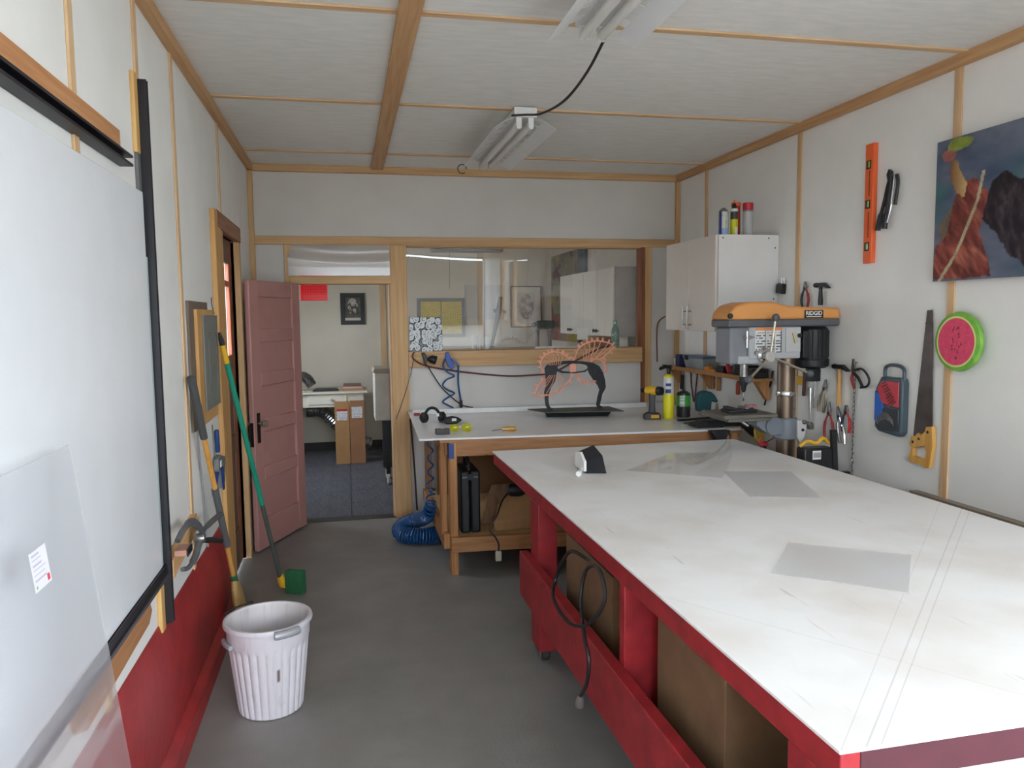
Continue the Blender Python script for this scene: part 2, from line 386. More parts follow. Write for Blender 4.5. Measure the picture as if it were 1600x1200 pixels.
# ---- back room shell
WARMW = mat('warm_white_wall', (216, 207, 190), .75, var=.06, scale=3)
m = MB().box(XL2-.1, XL2, YP-.1, 6.9, 0, ZC2).box(XL2-.1, XL2, 7.8, Y2, 0, ZC2).box(XL2-.1, XL2, 6.9, 7.8, 0, 1.2).box(XL2-.1, XL2, 6.9, 7.8, 2.0, ZC2)
struct(obj('wall_back_room_left', m, WARMW))
struct(obj('wall_back_room_right', MB().box(XR2, XR2+.1, YP, Y2, 0, ZC2), WARMW))
wf = struct(obj('wall_back_room_far', MB().box(XL2-.1, XR2+.1, Y2, Y2+.1, 0, ZC2), WARMW))
for x in (.43, 1.60): obj('batten', MB().box(x-.035, x+.035, Y2-.012, Y2, .2, ZC2-.04), BATTEN, wf)
obj('ceiling_batten', MB().box(XL2, XR2, Y2-.04, Y2, ZC2-.05, ZC2), TRIM_X, wf)
obj('baseboard', MB().box(XL2, XR2, Y2-.015, Y2, 0, .09), mat('dark_baseboard', (58, 50, 46), .6), wf)
c2 = struct(obj('ceiling_back_room', MB().box(XL2-.1, XR2+.1, YP, Y2+.1, ZC2, ZC2+.1), CEILW))
obj('beam_board', MB().box(XR2-.05, XR2, YP, Y2, ZC2-.05, ZC2), TRIM_Y, c2)
obj('beam_board', MB().box(1.78, 1.87, YP, Y2-.04, ZC2-.03, ZC2), TRIM_Y, c2)
struct(obj('wall_back_room_near', MB().box(XL2-.1, XL, YB+.09, YP+.1, 0, ZC2), WARMW))
# ---- the yard outside
struct(obj('ground', MB().box(-14, 12, -18, 20, -.3, -.125), mat('yard_gravel', (150, 145, 136), .9, var=.3, scale=20, bump=.4)))
struct(obj('wall_yard', MB().box(-7, XL2-.1, 13, 13.3, -.2, 3.4), mat('sandy_stucco', (88, 68, 44), .9, var=.15, bump=.3)))
struct(obj('wall_yard_unseen', MB().box(-12, 12, -14.3, -14, -.2, 2.6), mat('dark_cedar', (92, 84, 72), .9, var=.3, bump=.3)))  # unseen fence, added to block low sky and thin the pane's reflection
# ---- door_1: brown glazed door standing closed in the left wall
BRN = wood('dark_stained_fir', (112, 78, 60), (92, 62, 48), 'z', .5)
RBR = wood('red_stained_fir', (178, 96, 66), (150, 74, 48), 'z', .5)
d1 = bpy.data.objects.new('door_1', None); COL.objects.link(d1); d1.location = (XL-.03, (DY0+DY1)/2, 0); ORG['door_1'] = Vector(d1.location); d1['kind'] = 'structure'
d1['label'] = 'dark brown stained door with two small panes set in the white panelled wall'
dx0, dx1 = XL-.05, XL-.028
for y0, y1 in ((DY0, DY0+.13), (DY1-.13, DY1)): obj('stile', MB().box(dx0, dx1, y0, y1, .01, DZ), mat('reddish_stain', (132, 78, 58), .5, var=.15, stretch=(1, 1, .1)), d1, bevel=.003)
for z0, z1 in ((.01, .25), (.72, .84), (1.20, 1.33), (1.885, DZ)): obj('rail', MB().box(dx0, dx1, DY0+.13, DY1-.13, z0, z1), BRN, d1, bevel=.003)
obj('muntin', MB().box(dx0, dx1, DY0+.13, DY1-.13, 1.745, 1.78), RBR, d1, bevel=.003)
for y0, y1 in ((DY0+.13, DY0+.15), (DY1-.15, DY1-.13)): obj('glazing_bead', MB().box(dx1-.012, dx1+.003, y0, y1, 1.33, 1.885), RBR, d1, bevel=.003)
for z0, z1 in ((.25, .72), (.84, 1.20)): obj('door_panel', MB().box(dx0+.006, dx1-.008, DY0+.12, DY1-.12, z0-.01, z1+.01), BRN, d1)
GL = sheet_glass('door_glass', (.96, .96, .95), .02, .01)
for z0, z1 in ((1.33, 1.745), (1.78, 1.885)): obj('pane', MB().box(dx1-.011, dx1-.007, DY0+.15, DY1-.15, z0, z1), GL, d1)
obj('side_casing', MB().box(XL, XL+.026, 4.23, DY0-.10, 0, 2.115), wood('yellow_fir', (214, 166, 102), (190, 140, 80), 'z'), d1, bevel=.003)
obj('side_casing', MB().box(XL-.07, XL+.02, DY0-.10, DY0, 0, DZ+.0), TRIM_Z, d1, bevel=.003)
obj('side_casing', MB().box(XL-.07, XL+.022, DY1, DY1+.06, 0, DZ), TRIM_Z, d1, bevel=.003)
obj('head_casing', MB().box(XL-.07, XL+.027, 4.32, DY1+.06, DZ, 2.12), wood('brown_fir', (160, 112, 84), (134, 90, 64), 'y'), d1, bevel=.003)
# ---- door_2: pink panelled door swung open
PINK = mat('dusty_pink_paint', (186, 136, 130), .5, var=.08, scale=5)
HX, HY = -.345, 5.885
d2 = bpy.data.objects.new('door_2', None); COL.objects.link(d2); d2.location = (HX, HY, .012); d2['kind'] = 'structure'
d2['label'] = 'dusty pink five panel door swung open beside the doorway'
W, DH = .695, 1.79; ang = math.atan2(5.236-HY, -.627-HX)
RM = Matrix.Rotation(ang, 4, 'Z')
def dpart(name, x0, x1, z0, z1, y0=-.018, y1=.018, mt=PINK, par=None, bev=.003):
    o = obj(name, MB().box(x0, x1, y0, y1, z0, z1), mt, None, bevel=bev)
    o.parent = par or d2
    return o
for x0, x1 in ((0, .115), (W-.115, W)): dpart('stile', x0, x1, 0, DH, bev=.006)
zs = [0, .20, .46, .55, .78, .87, 1.09, 1.18, 1.38, 1.47, 1.68, DH]
for i in range(0, 12, 2): dpart('rail', .115, W-.115, zs[i], zs[i+1], bev=.007)
for i in range(1, 11, 2): dpart('door_panel', .108, W-.108, zs[i]-.006, zs[i+1]+.006, -.003, .003)
ESC = mat('aged_black_iron', (44, 38, 34), .5, .6)
for s in (-1, 1):
    e = obj('lock_plate', MB().box(W-.075, W-.035, s*.019-.0015, s*.019+.0015, .72, .92), ESC, None, bevel=.001); e.parent = d2
    k = obj('knob', MB().lathe([(.008, 0), (.008, .02), (.016, .028), (.024, .04), (.022, .055), (.01, .06), (0, .06)], (W-.055, s*.02, .85), (0, s, 0), 16), mat('glass_knob', (150, 140, 125), .15, .3), None); k.parent = d2
k = obj('latch_plate', MB().box(W, W+.0015, -.012, .012, .70, .86), ESC, None); k.parent = d2
d2.rotation_euler.z = ang
# ================================================================== LARGE THINGS
# ---- big work table, white sheet on a red frame with castors
def table_top_mat():
    m, nt, b = nodes('white_laminate'); N = nt.nodes; L = nt.links
    tc = N.new('ShaderNodeTexCoord'); sep = N.new('ShaderNodeSeparateXYZ'); L.new(tc.outputs['Object'], sep.inputs[0])
    n = N.new('ShaderNodeTexNoise'); n.inputs['Scale'].default_value = 2.2; n.inputs['Detail'].default_value = 8
    L.new(tc.outputs['Object'], n.inputs['Vector'])
    r = N.new('ShaderNodeValToRGB'); r.color_ramp.elements[0].position = .3; r.color_ramp.elements[1].position = .55
    r.color_ramp.elements[0].color = lin((232, 226, 220)); r.color_ramp.elements[1].color = lin((247, 246, 245)); L.new(n.outputs[0], r.inputs[0])
    mp = N.new('ShaderNodeMapping'); mp.inputs['Scale'].default_value = (18, 1.3, 1); mp.inputs['Rotation'].default_value = (0, 0, .5); L.new(tc.outputs['Object'], mp.inputs[0])
    s = N.new('ShaderNodeTexNoise'); s.inputs['Scale'].default_value = 3; s.inputs['Detail'].default_value = 6; L.new(mp.outputs[0], s.inputs['Vector'])
    q = N.new('ShaderNodeValToRGB'); q.color_ramp.elements[0].position = .27; q.color_ramp.elements[1].position = .33
    q.color_ramp.elements[0].color = (.55, .53, .52, 1); q.color_ramp.elements[1].color = (1, 1, 1, 1); L.new(s.outputs[0], q.inputs[0])
    mx = N.new('ShaderNodeMix'); mx.data_type = 'RGBA'; mx.blend_type = 'MULTIPLY'; mx.inputs[0].default_value = .5
    L.new(r.outputs[0], mx.inputs[6]); L.new(q.outputs[0], mx.inputs[7]); cur = mx.outputs[2]
    # pencil lines ruled across the sheet: |a*x+b*y-c| < w
    cx, cy = 1.52, 2.68
    for (ax, ay), (bx, by), w in (((.85, 1.16), (2.22, 2.44), .0016), ((.88, 1.16), (2.25, 2.43), .0012), ((.81, 1.17), (2.10, 2.43), .0008),
                                  ((1.12, 1.42), (1.30, 1.16), .0009), ((.79, 3.62), (2.2, 3.58), .0015)):
        dx, dy = bx-ax, by-ay; ln = math.hypot(dx, dy); a, bb = -dy/ln, dx/ln; c = a*(ax-cx)+bb*(ay-cy)
        m1 = N.new('ShaderNodeMath'); m1.operation = 'MULTIPLY'; m1.inputs[1].default_value = a; L.new(sep.outputs[0], m1.inputs[0])
        m2 = N.new('ShaderNodeMath'); m2.operation = 'MULTIPLY_ADD'; m2.inputs[1].default_value = bb; L.new(sep.outputs[1], m2.inputs[0]); L.new(m1.outputs[0], m2.inputs[2])
        m3 = N.new('ShaderNodeMath'); m3.operation = 'SUBTRACT'; m3.inputs[1].default_value = c; L.new(m2.outputs[0], m3.inputs[0])
        m4 = N.new('ShaderNodeMath'); m4.operation = 'ABSOLUTE'; L.new(m3.outputs[0], m4.inputs[0])
        m5 = N.new('ShaderNodeMath'); m5.operation = 'LESS_THAN'; m5.inputs[1].default_value = w; L.new(m4.outputs[0], m5.inputs[0])
        m6 = N.new('ShaderNodeMath'); m6.operation = 'MULTIPLY'; m6.inputs[1].default_value = .35; L.new(m5.outputs[0], m6.inputs[0])
        x = N.new('ShaderNodeMix'); x.data_type = 'RGBA'; L.new(m6.outputs[0], x.inputs[0]); L.new(cur, x.inputs[6]); x.inputs[7].default_value = (.42, .40, .42, 1); cur = x.outputs[2]
    L.new(cur, b.inputs['Base Color']); b.inputs['Roughness'].default_value = .42
    return m
TX0, TX1, TY0, TY1, TZ = .785, 2.255, 1.135, 4.20, .80
t = thing('work_table', 'long red framed work table with a scuffed white top on castors', 'table', ((TX0+TX1)/2, (TY0+TY1)/2, 0))
obj('table_top', MB().box(TX0-.006, TX1, TY0-.006, TY1, TZ-.008, TZ), table_top_mat(), t, bevel=.0015)
MAROON = mat('shaded_red_paint', (84, 34, 44), .6, var=.2)  # shade on the near apron, put into its colour as a darker red
ap = .728
obj('apron', MB().box(TX0, TX0+.04, TY0, TY1, ap, TZ-.008), RED, t, bevel=.003)
obj('apron', MB().box(TX1-.04, TX1, TY0, TY1, ap, TZ-.008), RED, t, bevel=.003)
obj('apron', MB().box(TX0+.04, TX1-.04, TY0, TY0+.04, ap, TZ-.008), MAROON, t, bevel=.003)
obj('apron', MB().box(TX0+.04, TX1-.04, TY1-.04, TY1, ap, TZ-.008), RED, t, bevel=.003)
CAST = mat('castor_rubber', (60, 58, 55), .6)
for lx in (TX0, TX1-.085):
    for ly in (TY0+.02, 3.21):
        obj('leg', MB().box(lx, lx+.085, ly, ly+.14, .066, ap), RED, t, bevel=.003)
        cxx, cyy = lx+.043, ly+.07
        c = obj('castor', MB().box(cxx-.03, cxx+.03, cyy-.03, cyy+.03, .06, .066).box(cxx-.026, cxx-.022, cyy-.022, cyy+.022, .02, .06).box(cxx+.022, cxx+.026, cyy-.022, cyy+.022, .02, .06), STEEL, t)
        obj('wheel', MB().lathe([(.02, -.02), (.028, -.014), (.028, .014), (.02, .02)], (cxx, cyy, .0285), (1, 0, 0), 18), CAST, c)
obj('middle_leg', MB().box(TX0, TX0+.22, 2.17, 2.215, .27, ap), RED, t, bevel=.003)
obj('middle_leg', MB().box(TX1-.22, TX1, 2.17, 2.215, .27, ap), RED, t, bevel=.003)
obj('lower_rail', MB().box(TX0-.042, TX0, TY0+.02, 3.40, .27, .475), RED, t, bevel=.004)
obj('lower_rail', MB().box(TX1, TX1+.042, TY0+.02, 3.35, .27, .475), RED, t, bevel=.004)
obj('lower_shelf', MB().box(TX0, TX1, TY0+.16, 3.21, .252, .27), mat('grey_plywood', (120, 112, 100), .8), t)
obj('added_end_panel', MB().box(TX0+.085, TX1-.085, TY0+.022, TY0+.034, .10, ap), mat('pale_end_panel', (214, 216, 220), .6, var=.08), t)  # added board that keeps front light off the boxes on the shelf
obj('divider', MB().box(1.5, 1.52, TY0+.16, 3.20, .27, ap), mat('brown_hardboard', (110, 84, 62), .8), t)
t.location.x += .012; t.rotation_euler.z = .010
# cardboard boxes on the table's lower shelf
SHADED_CARD = mat('shaded_cardboard', (124, 94, 66), .85, var=.15, scale=12)  # cardboard darkened in its colour for the shade under the table
def carton(name, x0, x1, y0, y1, z0, z1, label, cat='box', tilt=0, tape=True, material=CARD):
    b = thing(name, label, cat, ((x0+x1)/2, (y0+y1)/2, z0), None)
    obj('box_body', MB().box(x0, x1, y0, y1, z0, z1-.004), material, b, bevel=.003)
    ym = (y0+y1)/2
    obj('flap', MB().box(x0, x1, y0, ym-.001, z1-.004, z1), material, b); obj('flap', MB().box(x0, x1, ym+.001, y1, z1-.004, z1), material, b)
    if tape: obj('tape', MB().box(x0+.01, x1-.01, ym-.024, ym+.024, z1, z1+.0006), mat('packing_tape', (186, 150, 104), .25), b)
    if tilt: b.rotation_euler.z = tilt
    return b
carton('cardboard_box', .875, 1.45, 1.66, 2.08, .27, .70, 'large brown cardboard box on the table shelf nearer its open end', material=SHADED_CARD)
carton('cardboard_box', .865, 1.28, 2.45, 3.02, .27, .655, 'brown cardboard box on the table shelf behind the looped cord', material=SHADED_CARD)
# ---- wooden bench along the back wall, white top
BZ = .835
t = thing('workbench', 'rough pine workbench with a white top against the back wall', 'bench', (1.4, 5.1, 0))
BT = mat('bench_white_sheet', (226, 224, 222), .3, var=.06, scale=5)
poly = [(.399, 4.511), (2.428, 4.368), (2.55, 5.93), (.445, 5.93)]
obj('bench_top', MB().prism(poly, 'z', BZ-.012, BZ), BT, t, bevel=.001)
def bl(x): return 4.511-.0705*(x-.399)
obj('top_board', MB().prism([(.52, bl(.52)+.012), (2.40, bl(2.40)+.012), (2.5, 5.9), (.55, 5.9)], 'z', BZ-.03, BZ-.012), PINE_X, t)
obj('front_rail', MB().bar((.575, bl(.575)+.06, BZ-.075), (2.40, bl(2.40)+.06, BZ-.075), .038, .09), PINE_X, t, bevel=.003)
obj('side_rail', MB().box(.558, .596, 4.60, 5.85, BZ-.12, BZ-.03), PINE, t, bevel=.003)
for lx, ly in ((.575, 4.50), (2.33, 4.39), (.56, 5.80), (2.33, 5.80), (1.5, 5.80)):
    obj('leg', MB().box(lx, lx+.045, ly, ly+.09, 0, BZ-.03), PINE, t, bevel=.003)
obj('leg', MB().box(.535, .573, 4.62, 4.71, .22, BZ-.03), PINE, t, bevel=.003)
obj('shelf_rail', MB().bar((.575, 4.485, .195), (2.38, 4.375, .195), .038, .089), PINE_X, t, bevel=.003)
obj('shelf_rail', MB().box(.54, .578, 4.55, 5.85, .15, .24), PINE, t, bevel=.003)
obj('lower_shelf', MB().prism([(.575, 4.51), (2.37, 4.40), (2.37, 5.85), (.575, 5.85)], 'z', .215, .232), mat('shelf_plywood', (196, 156, 108), .7, var=.15), t)
obj('back_board', MB().box(.62, 2.36, 5.60, 5.615, .24, BZ-.04), mat('brown_board', (128, 92, 60), .8), t)
obj('tape_wrap', MB().box(.571, .602, 4.494, 4.56, BZ-.125, BZ-.034), mat('blue_tape', (36, 62, 128), .5), t)
tag(obj('white_strip', MB().bar((.46, 5.66, BZ+.0185), (2.25, 5.60, BZ+.0185), .03, .036), mat('white_strip', (224, 223, 220), .5), bevel=.003), 'long white strip lying along the back of the bench', 'strip')
# ---- white wall cabinet
cx0, cx1, cy0, cy1, cz0, cz1 = 2.24, XR, 4.45, 5.20, 1.437, 2.035
CW = mat('white_cabinet', (224, 223, 220), .4, var=.03)
t = thing('wall_cabinet', 'white two door wall cabinet with bar handles above the drill press', 'cabinet', ((cx0+cx1)/2, (cy0+cy1)/2, cz0))
obj('cabinet_body', MB().box(cx0+.02, cx1-.001, cy0, cy1, cz0, cz1), CW, t, bevel=.001)
for y0, y1, hy in ((cy0+.002, 4.824, 4.79), (4.828, cy1-.002, 4.862)):
    d = obj('cabinet_door', MB().box(cx0, cx0+.018, y0, y1, cz0+.002, cz1-.002), mat('cream_door', (218, 208, 196), .4, var=.03), t, bevel=.002)
    h = MB().tube([(cx0-.03, hy, cz0+.015), (cx0-.03, hy, cz0+.165)], .005, 8)
    for z in (.04, .13): h.tube([(cx0-.03, hy, cz0+z), (cx0, hy, cz0+z)], .004, 8)
    obj('bar_handle', h, STEEL, d)
for yy, zz in ((2.29, cz1-.02), (2.60, cz1-.02), (2.645, cz1-.08), (2.29, cz0+.02), (2.64, cz0+.2)):
    obj('screw_cap', MB().lathe([(.005, 0), (.004, .0015)], (yy, cy0, zz), (0, -1, 0), 10), DARK, t)
# ---- drill press
DY = 3.90; DF = 3.80
t = thing('drill_press', 'orange and grey drill press standing by the tool wall', 'drill press', (2.36, DY, 0))
ORA = mat('orange_cover', (220, 152, 84), .45, var=.06)
cov = [(1.992, 1.516), (2.005, 1.555), (2.04, 1.592), (2.11, 1.610), (2.25, 1.610), (2.33, 1.590), (2.40, 1.582), (2.655, 1.574), (2.664, 1.514)]
cv = obj('belt_cover', MB().prism(cov, 'y', DF, DY+.11), ORA, t, bevel=.012)
obj('cover_lip', MB().box(1.994, 2.662, DF+.003, DY+.107, 1.475, 1.516), mat('dark_grey_casting', (92, 93, 96), .5), t, bevel=.008)
obj('cover_latch', MB().lathe([(.014, 0), (.016, .008), (.014, .014)], (1.998, DF-.001, 1.535), (0, -1, 0), 12), DARK, cv)
bd = obj('name_badge', MB().box(2.44, 2.555, DF-.004, DF, 1.518, 1.562), mat('badge_black', (24, 22, 22), .4), cv, bevel=.003)
lm = Matrix.Translation((2.497, DF-.0048, 1.545)) @ Matrix.Rotation(PI/2, 4, 'X')
lettering('RIDGID', .030, lm, mat('badge_white', (235, 232, 228), .5), bd)
obj('underline', MB().box(2.452, 2.543, DF-.0046, DF-.004, 1.525, 1.529), MATS['badge_white'], bd)
obj('head_casting', MB().box(2.012, 2.12, DF+.02, DY+.09, 1.275, 1.475), GREY, t, bevel=.012)
hd = obj('head_casting', MB().box(2.12, 2.43, DF+.01, DY+.09, 1.30, 1.475), mat('light_grey_casting', (176, 178, 180), .5, var=.05), t, bevel=.008)
obj('head_casting', MB().box(2.06, 2.30, DF+.015, DY+.09, 1.275, 1.32), MATS['light_grey_casting'], t, bevel=.008)
def chart(p):
    u, v = (p.x-2.155)/.16, (p.z-1.335)/.135
    if 1-v < .1: return (222, 140, 90)
    for a, b in ((.04, .38), (.45, .70), (.76, .97)):
        if a < u < b and ((v*9) % 1) < .42 and hsh(int(u*14), int(v*9)) > .25: return (70, 72, 76)
        if abs(u-b) < .012: return (60, 60, 64)
    return (214, 214, 212)
m = MB().grid(lambda u, v: (2.155+.16*u, DF+.0085, 1.335+.135*v), 48, 40); obj('speed_chart', m, TAG, hd, colfn=chart)
obj('switch_plate', MB().box(2.335, 2.425, DF+.004, DF+.01, 1.335, 1.470), mat('switch_grey', (190, 190, 188), .5), hd, bevel=.002)
obj('switch_key', MB().bar((2.375, DF, 1.44), (2.39, DF-.004, 1.385), .012, .008), mat('brass_yellow', (206, 178, 92), .4), hd, bevel=.002)
obj('switch_knob', MB().lathe([(.012, 0), (.012, .012), (.009, .016)], (2.415, DF+.004, 1.425), (0, -1, 0), 12), DARK, hd)
m = MB().tube([(2.095, DF-.015, 1.455), (2.095, DF-.015, 1.365)], .0045, 8).tube([(2.075, DF-.015, 1.42), (2.135, DF-.01, 1.42)], .006, 8).tube([(2.115, DF-.015, 1.42), (2.115, DF+.03, 1.42)], .009, 8)
obj('lock_lever', m, CHROME, t)
# feed wheel
hc = Vector((2.215, DF-.045, 1.317))
fh = obj('feed_hub', MB().lathe([(.04, 0), (.042, .02), (.03, .03), (.028, .05), (.024, .056)], (2.205, DF+.015, 1.322), (.1, -1, 0), 24), CHROME, t)
obj('hub_cap', MB().lathe([(.026, -.012), (.031, -.008), (.031, .006), (.026, .011), (0, .012)], hc, (.12, -1, .05), 24), mat('hub_cream', (196, 192, 184), .4, .3), fh)
KNOB = mat('knob_grey', (88, 90, 94), .4)
for ex, ez in ((2.225, 1.525), (2.075, 1.200), (2.435, 1.222)):
    e = Vector((ex, DF-.075, ez)); h = obj('feed_handle', MB().tube([hc, hc.lerp(e, .93)], .007, 8), mat('handle_steel', (190, 180, 160), .3, .8), t)
    dd = (e-hc).normalized()
    obj('ball_knob', MB().lathe([(.008, -.02), (.017, -.012), (.021, 0), (.017, .013), (.007, .02), (0, .021)], e, dd, 14), KNOB, h)
obj('depth_dial', MB().lathe([(.014, 0), (.014, .012)], (2.165, DF+.01, 1.335), (0, -1, 0), 14), STEEL, t)
q = obj('quill', MB().lathe([(.022, 1.20), (.022, 1.275)], (2.13, DY-.02, 0), n=18), STEEL, t)
c = obj('chuck', MB().lathe([(.006, 1.115), (.012, 1.125), (.016, 1.15), (.024, 1.165), (.026, 1.20), (.018, 1.205)], (2.13, DY-.02, 0), n=18), DARK, t)
obj('drill_bit', MB().lathe([(0, 1.065), (.005, 1.072), (.005, 1.116)], (2.13, DY-.02, 0), n=10), CHROME, c)
# motor
MOT = mat('motor_black', (38, 38, 40), .5, .2, var=.2)
mo = obj('motor', MB().lathe([(.02, 1.235), (.075, 1.24), (.092, 1.252), (.095, 1.285), (.088, 1.295), (.086, 1.455), (.07, 1.472)], (2.555, DY-.0, 0), n=28), MOT, t)
obj('motor_box', MB().box(2.45, 2.485, DF+.02, DF+.09, 1.30, 1.45), MOT, mo, bevel=.006)
obj('motor_boss', MB().box(2.53, 2.585, DY-.05, DY+.02, 1.165, 1.238), BLACK, mo, bevel=.006)
m = MB()
for i in range(18):
    a = 2*PI*i/18; x, y = 2.555+.0875*math.cos(a), DY+.0875*math.sin(a)
    m.box(x-.003, x+.003, y-.003, y+.003, 1.30, 1.45)
obj('cooling_fins', m, MOT, mo)['kind'] = 'stuff'
# column, rack, table
colm = mat('oiled_column', (128, 110, 94), .35, .75, var=.35, scale=4, stretch=(1, 1, .2))
CXX = 2.40
obj('column', MB().lathe([(.048, .05), (.048, 1.30)], (CXX, DY, 0), n=28), colm, t)
obj('column_collar', MB().lathe([(.052, 1.085), (.054, 1.09), (.054, 1.108), (.052, 1.113)], (CXX, DY, 0), n=28), CHROME, t)
obj('rack', MB().box(CXX+.012, CXX+.026, DY-.06, DY-.046, .97, 1.085), STEEL, t)
obj('column_base', MB().lathe([(.09, .03), (.085, .06), (.06, .11), (.05, .11)], (CXX, DY, 0), n=24), GREY, t)
obj('base_plate', MB().box(2.05, 2.60, DY-.16, DY+.16, 0, .032), GREY, t, bevel=.01)
br = obj('table_bracket', MB().lathe([(.062, .845), (.066, .86), (.066, .955), (.06, .965)], (CXX, DY, 0), n=26).prism([(2.36, .87), (2.27, .88), (2.20, .93), (2.20, .965), (2.30, .965), (2.37, .95)], 'y', DY-.045, DY+.045), mat('blue_grey_casting', (118, 122, 130), .5), t, bevel=.004)
obj('bracket_arm', MB().lathe([(.05, -.05), (.05, .04)], (2.30, DY-.01, .925), (0, 1, 0), 20), MATS['blue_grey_casting'], br)
obj('bracket_lug', MB().prism([(2.43, .955), (2.475, .95), (2.49, .93), (2.475, .86), (2.45, .82), (2.43, .86)], 'y', DY-.075, DY-.05), mat('pale_casting', (196, 194, 190), .5), br, bevel=.003)
obj('bolt', MB().lathe([(.014, 0), (.014, .01), (.006, .011), (.006, .02)], (2.47, DY-.075, .945), (0, -1, 0), 6), STEEL, br)
obj('bolt', MB().lathe([(.008, 0), (.008, .006)], (2.462, DY-.075, .90), (0, -1, 0), 10), DARK, br)
obj('drill_table', MB().box(1.955, 2.27, DY-.14, DY+.14, .985, 1.005).box(1.99, 2.24, DY-.12, DY+.12, .965, .985), mat('table_iron', (112, 106, 96), .5, .4), t, bevel=.004)
obj('crank', MB().tube([(2.40, DY+.06, .90), (2.40, DY+.12, .90), (2.36, DY+.12, .86)], .006, 8), DARK, t)
# ---- ceiling lights, two twin-tube shop fixtures
FIXW = mat('fixture_white', (228, 228, 226), .35, var=.03)
TUBE = mat('fluorescent_tube', (226, 224, 216), .25, var=.02)
def fixture(cx, y0, label):
    L = 1.22; y1 = y0+L
    t = thing('shop_light', label, 'ceiling light', (cx, (y0+y1)/2, 2.53), 'twin tube shop lights on the ceiling')
    obj('housing', MB().box(cx-.06, cx+.06, y0, y1, 2.605, ZC-.01), FIXW, t, bevel=.003)
    for s in (-1, 1):
        m = MB(); a0, a1, o = Vector((cx+s*.062, 0, 2.604)), Vector((cx+s*.105, 0, 2.588)), Vector((cx+s*.172, 0, 2.545))
        th = Vector((0, 0, .0015))
        def strip(p, q, ya, yb):
            pts = [(p.x, ya, p.z), (q.x, ya, q.z), (q.x, yb, q.z), (p.x, yb, p.z)]
            m.add([Vector(v) for v in pts]+[Vector(v)+th for v in pts], [(0, 1, 2, 3), (7, 6, 5, 4), (0, 4, 5, 1), (1, 5, 6, 2), (2, 6, 7, 3), (3, 7, 4, 0)])
        strip(a1, o, y0, y1)
        n = 9; p = L/n
        for k in range(n): strip(a0, a1, y0+k*p, y0+k*p+p*.42)
        obj('reflector', m, FIXW, t)
        tb = obj('tube', MB().lathe([(.017, 0), (.019, .01), (.019, L-.07), (.017, L-.06)], (cx+s*.033, y0+.03, 2.572), (0, 1, 0), 14), TUBE, t)
        obj('lamp_holder', MB().prism([(cx+s*.033-.014, 2.606), (cx+s*.033+.014, 2.606), (cx+s*.033+.014, 2.556), (cx+s*.033+.008, 2.546), (cx+s*.033-.008, 2.546), (cx+s*.033-.014, 2.556)], 'y', y0+.012, y0+.03), FIXW, t)
        obj('lamp_holder', MB().prism([(cx+s*.033-.014, 2.606), (cx+s*.033+.014, 2.606), (cx+s*.033+.014, 2.556), (cx+s*.033-.014, 2.556)], 'y', y1-.03, y1-.012), FIXW, t)
    obj('end_plate', MB().box(cx-.062, cx+.062, y0-.003, y0, 2.605, ZC-.005), FIXW, t, bevel=.002)
    return t
f1 = fixture(.968, 4.12, 'white twin tube shop light over the bench, joined by a slack black cord')
f2 = fixture(.918, 1.62, 'white twin tube shop light above the middle of the red table')
r = MB().tube([(.80+.03*math.cos(a), 5.30, 2.545+.03*math.sin(a)) for a in [i*2*PI/20 for i in range(18)]], .003, 6)
obj('hang_ring', r, DARK, f1)
tag(obj('power_cord', MB().tube(smooth_path([(.985, 2.83, 2.60), (.985, 3.1, 2.53), (.975, 3.4, 2.498), (.96, 3.75, 2.53), (.935, 4.0, 2.585), (.90, 4.14, 2.615)], 8), .006, 8), BLACK), 'slack black power cord looping between the two ceiling lights', 'cord')
# ---- left wall: white board in a black track frame
PB = mat('white_board', (232, 234, 236), .22, var=.02)
tag(obj('display_board', MB().box(XL+.010, XL+.022, .55, 2.795, .70, 1.97), PB, bevel=.001), 'tall glossy white board held in the black track on the wall', 'board')
RUB = mat('black_track', (26, 24, 30), .45, var=.15)
t = thing('track_frame', 'black channel track frame screwed to timber strips around the white board', 'track frame', (XL+.02, 2.0, .49))
obj('upright_channel', MB().prism([(XL+.001, 2.835), (XL+.04, 2.835), (XL+.04, 2.842), (XL+.012, 2.842), (XL+.012, 2.856), (XL+.04, 2.856), (XL+.04, 2.862), (XL+.001, 2.862)], 'z', .485, 2.345), RUB, t)
obj('top_channel', MB().prism([(XL+.001, 2.02), (XL+.04, 2.02), (XL+.04, 2.028), (XL+.012, 2.028), (XL+.012, 2.046), (XL+.04, 2.046), (XL+.04, 2.054), (XL+.001, 2.054)], 'y', .5, 2.62), RUB, t)
obj('bottom_channel', MB().box(XL+.001, XL+.03, .5, 2.83, .672, .684).box(XL+.026, XL+.03, .5, 2.83, .684, .70), RUB, t)
obj('bottom_channel_lip', MB().box(XL+.001, XL+.034, .5, 2.83, .655, .668), mat('grey_track', (96, 94, 98), .35, .5), t)
obj('timber_strip', MB().box(XL, XL+.012, .5, 2.60, 2.056, 2.125), wood('orange_fir', (208, 152, 104), (180, 122, 76), 'y'), t, bevel=.003)
YW = wood('yellow_strip', (220, 178, 112), (198, 150, 86), 'z')
obj('timber_strip', MB().box(XL, XL+.014, 2.79, 2.833, 2.10, 2.36), YW, t, bevel=.002)
obj('timber_strip', MB().box(XL, XL+.016, 2.785, 2.833, .47, .66), YW, t, bevel=.002)
obj('glass_edge', MB().box(XL+.006, XL+.02, 2.798, 2.822, .70, 1.76), mat('green_glass_edge', (196, 214, 206), .25), t)
obj('dark_backing', MB().box(XL+.001, XL+.012, 2.80, 2.833, 1.76, 2.10), mat('slate_backing', (104, 106, 104), .6), t)
